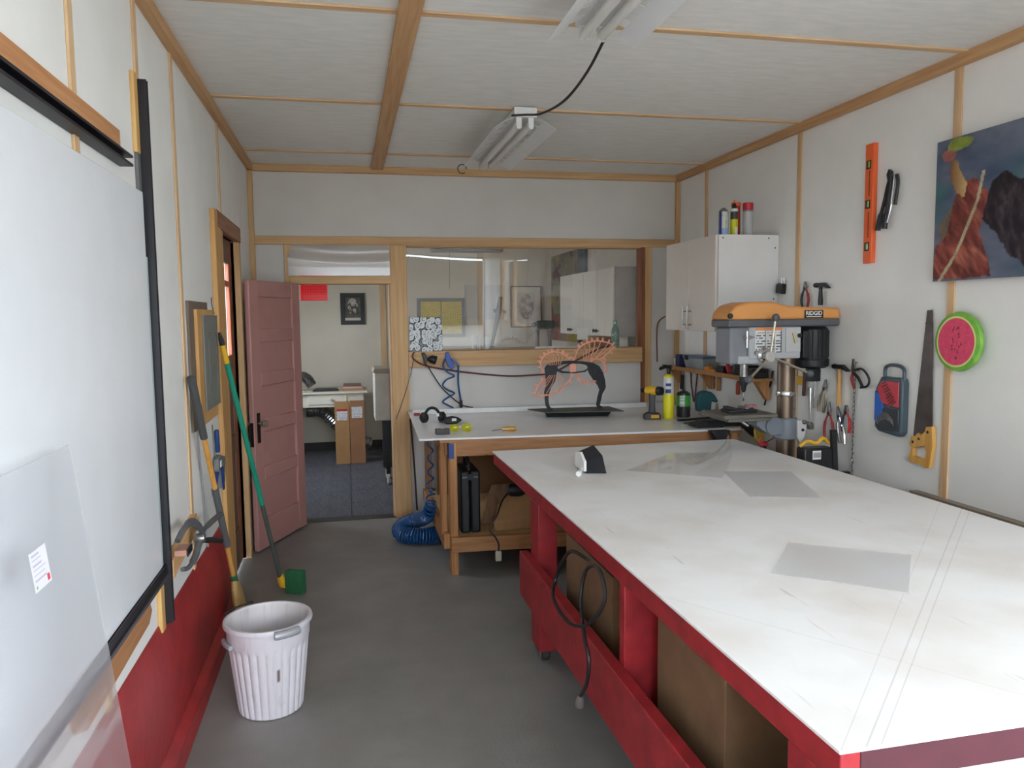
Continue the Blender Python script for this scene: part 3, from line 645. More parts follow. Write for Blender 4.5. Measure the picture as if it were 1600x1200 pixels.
obj('support_block', MB().prism([(1.95, .565), (2.0, .545), (2.62, .57), (2.66, .60), (2.64, .635), (1.9, .64)], 'x', XL, XL+.016), wood('scrap_fir', (190, 136, 90), (160, 106, 66), 'y'), t, bevel=.003)
# ---- frosted sheet leaning on the wall
FROST, nt, b = nodes('frosted_acrylic')
N = nt.nodes; out = N['Material Output']; N.remove(b)
rf = N.new('ShaderNodeBsdfRefraction'); rf.inputs['Roughness'].default_value = .3; rf.inputs['IOR'].default_value = 1.06; rf.inputs[0].default_value = (.97, .97, .98, 1)
tp = N.new('ShaderNodeBsdfTransparent'); tl = N.new('ShaderNodeBsdfTranslucent'); tl.inputs[0].default_value = (.9, .9, .92, 1)
df = N.new('ShaderNodeBsdfDiffuse'); df.inputs[0].default_value = (.85, .85, .87, 1)
def mixs(a, c, f):
    x = N.new('ShaderNodeMixShader'); x.inputs[0].default_value = f; nt.links.new(a.outputs[0], x.inputs[1]); nt.links.new(c.outputs[0], x.inputs[2]); return x
nt.links.new(mixs(mixs(rf, tp, .66), mixs(df, tl, .5), .12).outputs[0], out.inputs[0])
MATS['frosted_acrylic'] = FROST
def fr(u, v):   # u along the wall, v up
    y = .75+u*1.096; return (-.455-(.600-.455)*v, y, 1.279*v)
t = thing('frosted_sheet', 'large frosted plastic sheet leaning against the left wall', 'sheet', (-.53, 1.3, 0))
obj('sheet', slab(fr, 2, 2, (-.004, 0, 0)), FROST, t)
def card(p):
    u, v = (p.y-1.53)/.08, (p.z-1.052)/.074
    if .78 < u < .93 and .07 < v < .24: return (228, 70, 90)
    if .1 < u < .18 and .06 < v < .14: return (120, 180, 60)
    if (v*8) % 1 < .28 and .1 < u < .35+.55*hsh(int(v*8)) and v > .2: return (196, 190, 206)
    return (238, 236, 242)
m = MB().grid(lambda u, v: (-.455-(.145)*(1.052+.074*v)/1.279+.004, 1.53+.08*u, 1.052+.074*v), 40, 40)
obj('stuck_label', m, TAG, t, colfn=card)
# ================================================================== ON THE TABLE
CLEAR = sheet_glass('clear_acrylic', (.996, .996, .996), .006, .06, (225, 225, 225), graze=.3)
MILK = sheet_glass('milky_acrylic', (.99, .99, .992), .14, .3, (236, 236, 238), graze=.25)
def flat_sheet(pts, z, th, material, label):
    return tag(obj('acrylic_sheet', MB().prism(pts, 'z', z, z+th), material), label, 'sheet', 'loose plastic sheets on the work table')
flat_sheet([(1.732, 3.337), (2.035, 3.254), (1.861, 2.743), (1.593, 2.836)], TZ+.0005, .003, MILK, 'milky grey rectangular plastic sheet touching the curled clear sheet')
flat_sheet([(1.394, 2.232), (1.682, 2.02), (1.444, 1.739), (1.179, 1.974)], TZ+.0005, .003, MILK, 'milky grey rectangular plastic sheet lying alone near the ruled pencil lines')
def curl(u, v):
    a = Vector((1.30, 3.48, TZ+.001)); b = Vector((1.655, 3.20, TZ+.001)); c = Vector((2.10, 3.78, TZ+.001)); d = Vector((1.70, 3.86, TZ+.001))
    p = a.lerp(b, u).lerp(d.lerp(c, u), v); k = max(0, (u-.55)/.45)*(v**1.3)
    p.z += .115*k; p.x -= .12*k*k; p.z += .006*math.sin(PI*v)*math.sin(PI*u); return p
o = obj('acrylic_sheet', slab(curl, 16, 16, (0, 0, .002)), CLEAR, smooth=80); tag(o, 'thin clear plastic sheet with one corner curled up', 'sheet', 'loose plastic sheets on the work table')
t = thing('dust_brush', 'white handled dust brush with a black bristle block', 'brush', (1.10, 3.52, TZ))
obj('handle', MB().tube(smooth_path([(1.035, 3.40, TZ+.014), (1.06, 3.45, TZ+.018), (1.085, 3.50, TZ+.03)], 4), [.013, .014, .013, .011, .010, .010, .010, .010, .010], 10), PAPER, t)
obj('head', MB().prism([(3.455, TZ+.012), (3.60, TZ+.012), (3.60, TZ+.085), (3.52, TZ+.095), (3.455, TZ+.06)], 'x', 1.078, 1.092), PAPER, t, bevel=.003)
obj('bristles', MB().add([(1.092, 3.46, TZ+.004), (1.092, 3.59, TZ+.004), (1.092, 3.59, TZ+.085), (1.092, 3.46, TZ+.062), (1.185, 3.44, TZ+.002), (1.19, 3.62, TZ+.002), (1.18, 3.62, TZ+.108), (1.165, 3.44, TZ+.088)],
    [(0, 1, 2, 3), (7, 6, 5, 4), (0, 4, 5, 1), (1, 5, 6, 2), (2, 6, 7, 3), (3, 7, 4, 0)]), mat('black_bristle', (38, 38, 44), .9, var=.4, scale=200, bump=.6, bscale=500), t)
# cord looped on the table's red side
CX = TX0-.012
cord = [(CX, 2.43, .73), (CX-.01, 2.62, .70), (CX-.02, 2.76, .57), (CX-.05, 2.70, .505), (CX-.055, 2.50, .495), (CX-.05, 2.30, .56), (CX-.01, 2.235, .66), (CX-.006, 2.30, .74),
        (CX-.01, 2.42, .70), (CX-.03, 2.42, .60), (CX-.055, 2.30, .52), (CX-.058, 2.245, .47), (CX-.058, 2.27, .38), (CX-.06, 2.33, .31)]
t = thing('extension_cord', 'dark cord looped over the red rail of the work table', 'cord', (CX, 2.5, .29))
obj('cable', MB().tube(smooth_path(cord, 7), .0065, 8), BLACK, t)
obj('plug', MB().lathe([(.007, 0), (.012, .008), (.016, .03), (.016, .045)], (CX-.06, 2.33, .312), (0, .35, -1), 12), mat('dusty_plug', (104, 96, 92), .7), t)
# ================================================================== ON THE BENCH
SCB = mat('blackened_steel', (44, 46, 48), .5, .5, var=.3, scale=25)
COP = mat('copper_wire_paint', (236, 160, 134), .5, .1, var=.15)
t = thing('metal_sculpture', 'black steel creature sculpture with copper coloured toothed loops on a dark plate', 'sculpture', (1.58, 5.25, BZ))
obj('base_block', MB().add([(1.365, 5.235, BZ+.0005), (1.795, 5.175, BZ+.0005), (1.80, 5.30, BZ+.0005), (1.39, 5.36, BZ+.0005), (1.345, 5.22, BZ+.04), (1.82, 5.155, BZ+.04), (1.82, 5.31, BZ+.04), (1.36, 5.37, BZ+.04)],
    [(3, 2, 1, 0), (4, 5, 6, 7), (0, 1, 5, 4), (1, 2, 6, 5), (2, 3, 7, 6), (3, 0, 4, 7)]), SCB, t, bevel=.002)
obj('top_plate', MB().prism([(1.257, 5.385), (1.341, 5.15), (1.876, 5.073), (1.867, 5.357)], 'z', BZ+.0405, BZ+.047), mat('plate_iron', (72, 72, 68), .5, .4), t, bevel=.001)
body_l = [[1.36, 1.179], [1.385, 1.208], [1.44, 1.223], [1.55, 1.228], [1.65, 1.22], [1.717, 1.208], [1.762, 1.185], [1.79, 1.136], [1.804, 1.087], [1.81, 1.033], [1.801, 1.012], [1.784, .985], [1.773, .937], [1.764, .904], [1.784, .893], [1.787, .8825], [1.753, .8825], [1.742, .905], [1.75, .959], [1.765, 1.013], [1.751, 1.046], [1.717, 1.09], [1.689, 1.131], [1.678, 1.161]]
under = [[1.655, 1.145], [1.572, 1.137], [1.483, 1.142], [1.448, 1.156], [1.442, 1.129], [1.434, 1.087], [1.406, 1.045], [1.389, 1.003], [1.383, .966], [1.388, .918], [1.399, .900], [1.418, .891], [1.418, .8825], [1.383, .8825], [1.366, .913], [1.359, .961], [1.356, 1.009], [1.37, 1.057], [1.365, 1.131]]
hole = [[1.451, 1.188], [1.484, 1.203], [1.55, 1.208], [1.617, 1.205], [1.661, 1.196], [1.678, 1.182], [1.675, 1.166], [1.65, 1.153], [1.572, 1.147], [1.495, 1.155], [1.456, 1.172]]
obj('body', MB().prism_hole(under[4:]+body_l+under[:4], hole, 'y', 5.265, 5.283), SCB, t)
def loop(name, pts, out_dir, teeth, r=.0055):
    path = smooth_path([(p[0], 5.262, p[1]) for p in pts], 6)
    l = obj(name, MB().tube(path, r, 6), COP, t)
    m = MB(); n = len(path)
    for k in range(teeth):
        j = int((k+.5)/teeth*(n-1)); p = path[j]; d = (path[min(j+1, n-1)]-path[max(j-1, 0)]).normalized(); nn = Vector((-d.z, 0, d.x))*out_dir
        m.prism([((p-d*.010).x, (p-d*.010).z), ((p+d*.010).x, (p+d*.010).z), ((p+nn*.026+d*.004).x, (p+nn*.026+d*.004).z), ((p+nn*.026-d*.005).x, (p+nn*.026-d*.005).z)], 'y', 5.260, 5.264)
    obj('teeth', m, COP, l)['kind'] = 'stuff'; return l, path
A = [[1.352, 1.143], [1.33, 1.202], [1.34, 1.244], [1.37, 1.276], [1.413, 1.292], [1.468, 1.288], [1.512, 1.262], [1.536, 1.232]]
Bq = [[1.572, 1.232], [1.6, 1.302], [1.638, 1.338], [1.69, 1.358], [1.746, 1.364], [1.819, 1.352], [1.858, 1.330], [1.838, 1.291], [1.762, 1.222]]
Cq = [[1.695, 1.218], [1.74, 1.235], [1.779, 1.217], [1.797, 1.179], [1.796, 1.131]]
Dq = [[1.362, 1.105], [1.313, 1.064], [1.288, 1.006], [1.318, .992], [1.383, .99], [1.45, 1.010], [1.505, 1.057], [1.544, 1.1], [1.552, 1.140]]
Eq = [[1.6, 1.140], [1.622, 1.097], [1.661, 1.080], [1.735, 1.078]]
lA, pA = loop('wire_loop', A, 1, 11); lB, pB = loop('wire_loop', Bq, 1, 13); lC, pC = loop('wire_loop', Cq, 1, 6); lD, pD = loop('wire_loop', Dq, -1, 10); lE, pE = loop('wire_loop', Eq, -1, 6)
for l, p, ce in ((lA, pA, (1.43, 1.20)), (lB, pB, (1.68, 1.225)), (lD, pD, (1.43, 1.13))):
    m = MB()
    for k in range(2, 9):
        q = p[int(len(p)*k/11)]; e = Vector((ce[0]+(k-5)*.012, 5.262, ce[1])); mid = q.lerp(e, .5)+Vector((.014, 0, .006))
        m.tube(smooth_path([q, mid, e], 4), .003, 5)
    obj('wire_ribs', m, COP, l)['kind'] = 'stuff'
obj('heart_plate', MB().prism([(1.542, 1.147), (1.582, 1.147), (1.588, 1.20), (1.56, 1.208), (1.538, 1.20)], 'y', 5.258, 5.264), COP, t)
# goggles and ear defenders
BS = mat('black_rubber', (22, 22, 24), .6)
t = thing('ear_defenders', 'black ear defenders lying folded beside the goggles', 'ear defenders', (.55, 5.21, BZ))
obj('headband', MB().tube([(.505+.05*math.cos(a)+.05, 5.22+.01*math.sin(a), BZ+.035+.062*math.sin(a)) for a in [PI*k/12 for k in range(13)]], .010, 8), BS, t)
for x in (.512, .600):
    c = obj('ear_cup', MB().lathe([(.03, 0), (.036, .01), (.036, .03), (.022, .042)], (x, 5.20, BZ+.037), (1 if x > .55 else -1, -.5, 0), 18), BS, t)
obj('size_mark', MB().box(.577, .595, 5.163, 5.165, BZ+.045, BZ+.065), PAPER, t)
t = thing('goggles', 'black work goggles with a pale sticker lying on the bench', 'goggles', (.675, 5.09, BZ))
obj('frame', MB().prism([(.615, BZ+.012), (.63, BZ+.002), (.70, BZ+.002), (.725, BZ+.014), (.735, BZ+.03), (.71, BZ+.044), (.675, BZ+.052), (.64, BZ+.046), (.618, BZ+.034)], 'y', 5.07, 5.12), BS, t, bevel=.008)
obj('strap', MB().tube(smooth_path([(.62, 5.10, BZ+.02), (.595, 5.14, BZ+.012), (.65, 5.19, BZ+.01), (.72, 5.17, BZ+.012), (.735, 5.11, BZ+.02)], 5), .006, 6), BS, t)
obj('sticker', MB().box(.668, .698, 5.066, 5.069, BZ+.022, BZ+.040), PAPER, t)
t = thing('small_box', 'tiny red and white box at the left end of the bench', 'box', (.482, 5.60, BZ)); obj('box_body', MB().box(.462, .505, 5.59, 5.61, BZ, BZ+.022), mat('box_red', (150, 44, 44), .6), t, bevel=.002); obj('lid', MB().box(.460, .507, 5.588, 5.612, BZ+.022, BZ+.034), PAPER, t, bevel=.002)
t = thing('sanding_block', 'charcoal sanding block with a small orange top label', 'block', (.555, 4.66, BZ)); obj('block', MB().box(.512, .598, 4.635, 4.685, BZ, BZ+.034), mat('charcoal_block', (74, 72, 74), .8), t, bevel=.004); obj('top_label', MB().box(.545, .565, 4.65, 4.67, BZ+.034, BZ+.036), mat('orange_label', (206, 132, 60), .6), t)
t = thing('safety_glasses', 'yellow tinted safety glasses', 'glasses', (.665, 4.72, BZ))
YL = sheet_glass('yellow_lens', (.86, .86, .12), .35, .05, (205, 205, 50))
for x in (.635, .71):
    obj('lens', MB().lathe([(.0, 0), (.02, .003), (.031, .010), (.033, .014), (.031, .0125), (.02, .006), (0, .003)], (x, 4.715, BZ+.026), (.1, -1, .25), 18, sy=.8), YL, t)
obj('nose_bridge', MB().tube(smooth_path([(.66, 4.712, BZ+.028), (.672, 4.706, BZ+.034), (.684, 4.712, BZ+.028)], 4), .003, 6), PAPER, t)
for x in (.603, .742): obj('temple_arm', MB().tube([(x, 4.72, BZ+.03), (x+.004, 4.83, BZ+.012)], .003, 6), mat('clear_arm', (200, 200, 150), .3), t)
t = thing('screwdriver', 'amber handled screwdriver lying on the bench', 'screwdriver', (.965, 4.66, BZ))
obj('handle', MB().lathe([(.009, 0), (.014, .008), (.015, .05), (.010, .075), (.012, .085), (.006, .092)], (1.015, 4.655, BZ+.0155), (-1, .15, 0), 10), mat('amber_handle', (190, 138, 44), .25), t)
obj('shaft', MB().tube([(.925, 4.668, BZ+.014), (.865, 4.677, BZ+.006)], .0035, 8), STEEL, t)
t = thing('cordless_drill', 'yellow and black cordless drill standing on its battery', 'drill', (2.02, 4.95, BZ))
YD = mat('tool_yellow', (232, 178, 40), .5)
obj('body', MB().lathe([(.024, 0), (.030, .02), (.031, .085), (.026, .10)], (2.005, 4.985, BZ+.195), (.55, -.8, 0), 16), YD, t)
obj('motor_end', MB().lathe([(.03, 0), (.032, .012), (.028, .04), (.015, .048)], (2.055, 4.915, BZ+.195), (.55, -.8, 0), 16), BLACK, t)
obj('chuck', MB().lathe([(.02, 0), (.018, .03), (.008, .045)], (2.005, 4.985, BZ+.195), (-.55, .8, 0), 14), BLACK, t)
obj('handle', MB().prism([(-.022, .035), (.024, .035), (.020, .12), (.026, .18), (-.022, .18), (-.018, .12)], 'y', -.016, .016, Matrix.Translation((2.03, 4.945, BZ)) @ Matrix.Rotation(-.3, 4, 'Z')), BLACK, t, bevel=.006)
obj('battery', MB().prism([(-.055, 0), (.06, 0), (.06, .03), (.045, .042), (-.03, .046), (-.055, .03)], 'y', -.035, .035, Matrix.Translation((2.03, 4.945, BZ)) @ Matrix.Rotation(-.3, 4, 'Z')), BLACK, t, bevel=.004)
obj('battery_badge', MB().box(2.005, 2.06, 4.890, 4.896, BZ+.012, BZ+.034), YD, t)
def lab_torch(p):
    a = math.atan2(p.y-4.93, p.x-2.145); z = p.z-BZ
    if z < .17 or z > .285: return (236, 226, 40)
    if -2.45 < a < -1.55 and .178 < z < .248: return (38, 52, 118) if not (-2.2 < a < -2.1 or abs(z-.215) < .008) else (225, 225, 230)
    return (214, 214, 214)
t = thing('gas_torch', 'tall yellow gas cylinder with a black torch head', 'gas torch', (2.145, 4.93, BZ))
prof = [(.033, 0), (.037, .006)]+[(.037, .006+.27*k/40) for k in range(1, 41)]+[(.034, .288), (.022, .300), (.012, .306)]
obj('cylinder', MB().lathe(prof, (2.145, 4.93, BZ), n=36), attr_mat('gloss_label', .35), t, colfn=lab_torch)
obj('torch_head', MB().lathe([(.012, .306), (.014, .32), (.014, .355), (.009, .362)], (2.145, 4.93, BZ), n=12).tube([(2.145, 4.93, BZ+.352), (2.11, 4.915, BZ+.360), (2.07, 4.90, BZ+.345)], [.013, .014, .011], 10).box(2.142, 2.162, 4.92, 4.94, BZ+.33, BZ+.368), BLACK, t)
def lab_green(p):
    z = p.z-BZ; a = math.atan2(p.y-4.985, p.x-2.28)
    if z < .078: return (44, 46, 44)
    if z > .155: return (40, 44, 40)
    if -2.6 < a < -1.75: return (216, 216, 210) if (z*60) % 1 > .25 else (120, 160, 120)
    return (64, 158, 62)
t = thing('propane_bottle', 'squat green and black propane bottle', 'gas bottle', (2.28, 4.985, BZ))
prof = [(.042, 0), (.048, .006)]+[(.048, .006+.149*k/24) for k in range(1, 25)]+[(.044, .168), (.028, .178), (.012, .182), (.012, .195)]
obj('bottle', MB().lathe(prof, (2.28, 4.985, BZ), n=36), MATS['gloss_label'], t, colfn=lab_green)
TEAL = mat('tool_teal', (26, 84, 90), .45)
t = thing('jigsaw', 'teal jigsaw with a bright metal foot plate beside the propane bottle', 'jigsaw', (2.47, 5.02, BZ))
obj('body', MB().prism([(2.40, BZ+.03), (2.50, BZ+.03), (2.505, BZ+.10), (2.545, BZ+.085), (2.555, BZ+.10), (2.53, BZ+.14), (2.50, BZ+.165), (2.45, BZ+.175), (2.41, BZ+.16), (2.395, BZ+.10)], 'y', 5.0, 5.06), TEAL, t, bevel=.012)
obj('foot_plate', MB().box(2.42, 2.53, 4.97, 5.05, BZ+.001, BZ+.008).prism([(2.425, BZ+.008), (2.46, BZ+.008), (2.44, BZ+.045), (2.43, BZ+.045)], 'y', 4.98, 4.99), CHROME, t)
# vise and clutter at the bench's right end
t = thing('bench_vise', 'dark iron bench vise clamped over the bench edge', 'vise', (2.28, 4.48, .72))
obj('jaw', MB().prism([(2.10, BZ+.01), (2.13, BZ+.001), (2.30, BZ+.001), (2.33, BZ+.03), (2.30, BZ+.05), (2.17, BZ+.045)], 'y', 4.44, 4.54), DARK, t, bevel=.006)
obj('clamp_arm', MB().prism([(2.16, BZ), (2.29, BZ), (2.27, BZ-.07), (2.25, BZ-.12), (2.19, BZ-.12), (2.19, BZ-.05)], 'y', 4.318, 4.372), DARK, t, bevel=.006)
obj('slide', MB().box(2.30, 2.475, 4.45, 4.51, BZ+.005, BZ+.05), DARK, t, bevel=.006)
obj('anvil', MB().box(2.33, 2.46, 4.455, 4.52, BZ+.05, BZ+.072), mat('vise_iron', (96, 88, 78), .5, .5), t, bevel=.004)
obj('screw', MB().tube([(2.44, 4.45, BZ+.045), (2.49, 4.40, BZ+.02)], .008, 8), CHROME, t)
tag(obj('flat_file', MB().bar((2.13, 4.66, BZ+.0065), (2.33, 4.70, BZ+.0065), .03, .012), STEEL), 'bright steel flat file lying by the vise', 'file')
tag(obj('flat_file', MB().bar((2.15, 4.78, BZ+.0065), (2.42, 4.84, BZ+.0065), .028, .012), DARK), 'dark flat file lying between the vise and the propane bottle', 'file')
tag(obj('oil_tin', MB().lathe([(.03, 0), (.032, .004), (.032, .05), (.012, .07), (.006, .11), (.004, .11)], (2.44, 4.80, BZ), n=16), mat('tin_olive', (108, 104, 70), .5)), 'small olive oil tin with a spout behind the vise', 'oil tin')
# small grinder on a pedestal between bench and drill press
t = thing('angle_grinder', 'dark angle grinder with a yellow guard hanging below the bench end', 'grinder', (2.36, 4.25, .70))
obj('body', MB().tube([(2.30, 4.255, .905), (2.335, 4.25, .88), (2.38, 4.25, .845), (2.41, 4.25, .82)], [.014, .02, .026, .026], 12), BLACK, t)
obj('guard', MB().lathe([(.03, 0), (.062, .006), (.066, .02), (.062, .022), (.03, .012)], (2.42, 4.24, .815), (.6, -.7, .2), 20), mat('guard_yellow', (196, 160, 40), .5), t)
obj('side_handle', MB().tube([(2.305, 4.235, .905), (2.345, 4.21, .872)], .008, 8), CHROME, t)
obj('hook', MB().tube([(2.36, 4.25, .87), (2.39, 4.31, .90), (2.39, 4.37, .835)], .004, 6), DARK, t)
# things lying on the drill press table
t = thing('drill_vise', 'low dark machine vise lying on the drill press table', 'vise', (2.12, DY, 1.006))
obj('base', MB().box(2.03, 2.20, DY-.05, DY+.05, 1.006, 1.022), DARK, t, bevel=.003); obj('jaw', MB().box(2.04, 2.065, DY-.045, DY+.045, 1.022, 1.038), BLACK, t, bevel=.003); obj('jaw', MB().box(2.13, 2.155, DY-.045, DY+.045, 1.022, 1.036), STEEL, t, bevel=.003); obj('screw', MB().tube([(2.155, DY, 1.027), (2.20, DY, 1.027)], .006, 8), STEEL, t)
tag(obj('tape_roll', MB().lathe([(.02, 0), (.034, 0), (.034, .026), (.02, .026), (.02, 0)], (2.225, DY+.075, 1.006), n=20, cap=False), mat('pink_tape', (190, 120, 122), .6)), 'roll of faded pink tape on the drill press table', 'tape')
# black tool box with yellow trim by the column
t = thing('battery_charger', 'black charger box with a white sticker bracketed to the wall beside the drill press column', 'charger', (2.47, 3.68, .60))
obj('case', MB().box(2.37, 2.545, 3.66, 3.74, .62, .825), BLACK, t, bevel=.008); obj('sticker', MB().box(2.418, 2.468, 3.6585, 3.66, .765, .812), PAPER, t)
for k in range(5): obj('sticker_bar', MB().box(2.424+.009*k, 2.428+.009*k, 3.6578, 3.6585, .775, .803), DARK, t)
obj('yellow_trim', MB().tube(smooth_path([(2.36, 3.69, .835), (2.40, 3.68, .862), (2.45, 3.68, .848), (2.49, 3.68, .875), (2.53, 3.69, .845)], 4), .010, 8), YD, t)
obj('stand_arm', MB().bar((2.56, 3.66, .60), (2.545, 3.67, .92), .03, .02, (0, 1, 0)), BLACK, t)
obj('wall_bracket', MB().box(2.54, XR-.001, 3.69, 3.72, .66, .68), DARK, t)
t = thing('red_clamp', 'small red clamp hanging at the drill press column', 'clamp', (2.34, 4.02, .70))
obj('jaw', MB().prism([(2.31, .83), (2.325, .80), (2.34, .815), (2.36, .80), (2.355, .785), (2.325, .775), (2.30, .80)], 'y', 4.0, 4.02), mat('clamp_red', (168, 40, 44), .5), t); obj('grip', MB().bar((2.33, 4.01, .79), (2.345, 4.01, .66), .03, .03, (0, 1, 0)), BLACK, t, bevel=.006); obj('tie', MB().tube([(2.335, 4.01, .80), (2.365, 3.955, .84)], .003, 6), DARK, t)
# ================================================================== ON THE CABINET
def can(name, x, y, r, h, fn, label, cat, top):
    t = thing(name, label, cat, (x, y, cz1), 'cans and tubes on top of the white cabinet')
    prof = [(r*.96, 0), (r, .004)]+[(r, .004+(h-.004)*k/24) for k in range(1, 25)]
    obj('can_body', MB().lathe(prof, (x, y, cz1), n=28), MATS['gloss_label'], t, colfn=fn)
    for nm, pr, mt in top: obj(nm, MB().lathe(pr, (x, y, cz1+h), n=20), mt, t)
def f1c(p):
    a = math.atan2(p.y-4.57, p.x-2.352); z = p.z-cz1
    if a < -2.25: return (52, 52, 120)
    if z < .05: return (150, 176, 206)
    return (200, 204, 196) if fbm(a*6, z*60) > .45 else (176, 184, 150)
can('spray_can', 2.352, 4.57, .032, .152, f1c, 'blue and white aerosol can without a cap', 'spray can', [('dome', [(.032, 0), (.03, .006), (.02, .016), (.016, .018), (.012, .024), (.008, .026)], STEEL)])
def f2c(p):
    z = p.z-cz1
    if z > .155: return (224, 226, 224)
    if z > .105: return (58, 62, 54)
    return (206, 206, 40) if z > .06 else ((226, 226, 216) if p.x > 2.42 else (196, 196, 40))
can('glue_bottle', 2.42, 4.56, .023, .172, f2c, 'slim yellow and black bottle with an orange nozzle tip', 'bottle', [('cap', [(.015, 0), (.014, .022), (.009, .03), (.006, .04)], BLACK), ('nozzle', [(.008, .03), (.006, .052), (.003, .053)], mat('orange_tip', (226, 110, 40), .5))])
can('sealant_tube', 2.475, 4.64, .028, .20, lambda p: (176, 56, 40), 'red sealant tube with a broad orange cap', 'tube', [('cap', [(.03, .0), (.03, .022), (.027, .024)], mat('orange_cap', (236, 96, 40), .5))])
can('spray_can', 2.515, 4.56, .032, .165, lambda p: (178, 178, 178) if p.z-cz1 < .155 else (120, 120, 122), 'silver aerosol can with a red cap', 'spray can', [('cap', [(.031, 0), (.033, .004), (.033, .042), (.03, .046)], mat('red_cap', (186, 36, 46), .45))])
# ================================================================== RIGHT WALL: SHELF AND TOOLS
t = thing('wall_shelf', 'narrow pine shelf under the white wall cabinet', 'shelf', (2.60, 5.2, 1.10)); obj('shelf_board', MB().box(2.52, XR-.009, 4.46, 5.90, 1.115, 1.133), PINE, t, bevel=.002)
for y in (4.52, 5.30, 5.84): obj('shelf_bracket', MB().prism([(2.655, 1.115), (2.655, .99), (2.635, .99), (2.56, 1.10), (2.56, 1.115)], 'y', y-.02, y+.02), PINE, t)
obj('shelf_lip', MB().box(2.512, 2.52, 4.46, 5.90, 1.112, 1.142), PINE, t)
SZ = 1.133
t = thing('storage_tub', 'clear tub with a slate blue lid on the wall shelf', 'tub', (2.59, 5.38, SZ))
obj('tub', MB().add([(2.545, 5.22, SZ), (2.645, 5.22, SZ), (2.645, 5.52, SZ), (2.545, 5.52, SZ), (2.53, 5.20, SZ+.085), (2.655, 5.20, SZ+.085), (2.655, 5.54, SZ+.085), (2.53, 5.54, SZ+.085)],
    [(3, 2, 1, 0), (4, 5, 6, 7), (0, 1, 5, 4), (1, 2, 6, 5), (2, 3, 7, 6), (3, 0, 4, 7)]), mat('cloudy_tub', (150, 156, 156), .3), t); obj('lid', MB().box(2.523, 2.66, 5.19, 5.55, SZ+.085, SZ+.105), mat('slate_blue_lid', (88, 104, 132), .4), t, bevel=.006); obj('handle', MB().box(2.515, 2.523, 5.45, 5.49, SZ+.07, SZ+.105), BLACK, t)
tag(obj('blue_box', MB().box(2.535, 2.60, 5.62, 5.70, SZ, SZ+.10), mat('navy_box', (44, 54, 92), .5), bevel=.004), 'small navy blue box standing next to the lidded tub', 'box')
tag(obj('orange_clamp', MB().prism([(5.02, SZ), (5.19, SZ), (5.19, SZ+.03), (5.12, SZ+.045), (5.10, SZ+.02), (5.02, SZ+.018)], 'x', 2.53, 2.56), mat('clamp_orange', (214, 130, 44), .5), bevel=.003), 'orange plastic clamp lying on the wall shelf', 'clamp')
tag(obj('black_case', MB().prism([(4.90, SZ), (5.0, SZ), (5.0, SZ+.04), (4.97, SZ+.055), (4.90, SZ+.05)], 'x', 2.53, 2.63), BLACK, bevel=.006), 'small black case on the wall shelf by the orange clamp', 'case')
t = thing('red_cutter', 'red handled cutter leaning on the wall shelf', 'cutter', (2.55, 4.86, SZ)); obj('handle', MB().bar((2.545, 4.83, SZ+.012), (2.56, 4.90, SZ+.10), .03, .018), mat('cutter_red', (188, 52, 66), .5), t, bevel=.005); obj('blade', MB().bar((2.545, 4.832, SZ+.012), (2.543, 4.81, SZ+.004), .018, .006), STEEL, t)
t = thing('spray_bottle', 'dark green bottle with a red and orange spray top on the wall shelf', 'bottle', (2.56, 4.77, SZ)); obj('bottle', MB().lathe([(.022, 0), (.024, .01), (.024, .09), (.012, .12), (.010, .13)], (2.56, 4.77, SZ), n=16), mat('bottle_green', (50, 62, 46), .4), t); obj('spray_top', MB().lathe([(.012, .13), (.016, .135), (.016, .165), (.010, .18), (.006, .20)], (2.56, 4.77, SZ), n=14), mat('orange_red_top', (206, 92, 60), .5), t)
for k, (y0, y1, h, lab) in enumerate(((4.62, 4.73, .075, 'low black box on the wall shelf, beside the green bottle'), (4.50, 4.60, .06, 'low black box on the wall shelf, at its end by the drill press'))):
    t = thing('parts_box', lab, 'box', (2.585, (y0+y1)/2, SZ)); obj('tray', MB().box(2.53, 2.64, y0, y1, SZ, SZ+h*.7), BLACK, t, bevel=.004); obj('lid', MB().box(2.526, 2.644, y0-.003, y1+.003, SZ+h*.7, SZ+h), DARK, t, bevel=.004)
tag(obj('white_cup', MB().lathe([(.024, 0), (.026, .004), (.032, .06), (.030, .06), (.025, .008), (0, .006)], (2.60, 5.80, SZ), n=18, cap=False), PAPER), 'white cup at the far end of the wall shelf', 'cup')
WX = XR-.003
def wtool(name, label, cat, y, z, group='hand tools hung on the right wall'): return thing(name, label, cat, (WX, y, z), group)
def nail(t, y, z): obj('nail', MB().tube([(XR+.004, y, z), (WX-.03, y, z+.003)], .0025, 6), STEEL, t)
GRP = 'tools hanging under the wall shelf'
t = wtool('wire_brush', 'black handled brush hanging under the wall shelf', 'brush', 5.82, .94, GRP); obj('handle', MB().bar((WX-.02, 5.82, .94), (WX-.02, 5.82, 1.06), .04, .022, (1, 0, 0)), BLACK, t, bevel=.006); obj('ferrule', MB().bar((WX-.02, 5.82, 1.06), (WX-.02, 5.82, 1.113), .012, .01, (1, 0, 0)), CHROME, t)
t = wtool('pry_bar', 'thin black bar hanging crosswise under the wall shelf', 'bar', 5.64, .86, GRP); obj('rod', MB().tube([(WX-.012, 5.67, 1.09), (WX-.012, 5.66, .99), (WX-.012, 5.615, .86)], .006, 8), BLACK, t); nail(t, 5.667, 1.085)
t = wtool('hacksaw_rod', 'thin dark red rod hanging under the wall shelf', 'rod', 5.57, .86, GRP); obj('rod', MB().tube([(WX-.012, 5.554, 1.085), (WX-.012, 5.598, .865)], .006, 8), mat('dark_red_rod', (110, 50, 48), .5), t); nail(t, 5.556, 1.08)
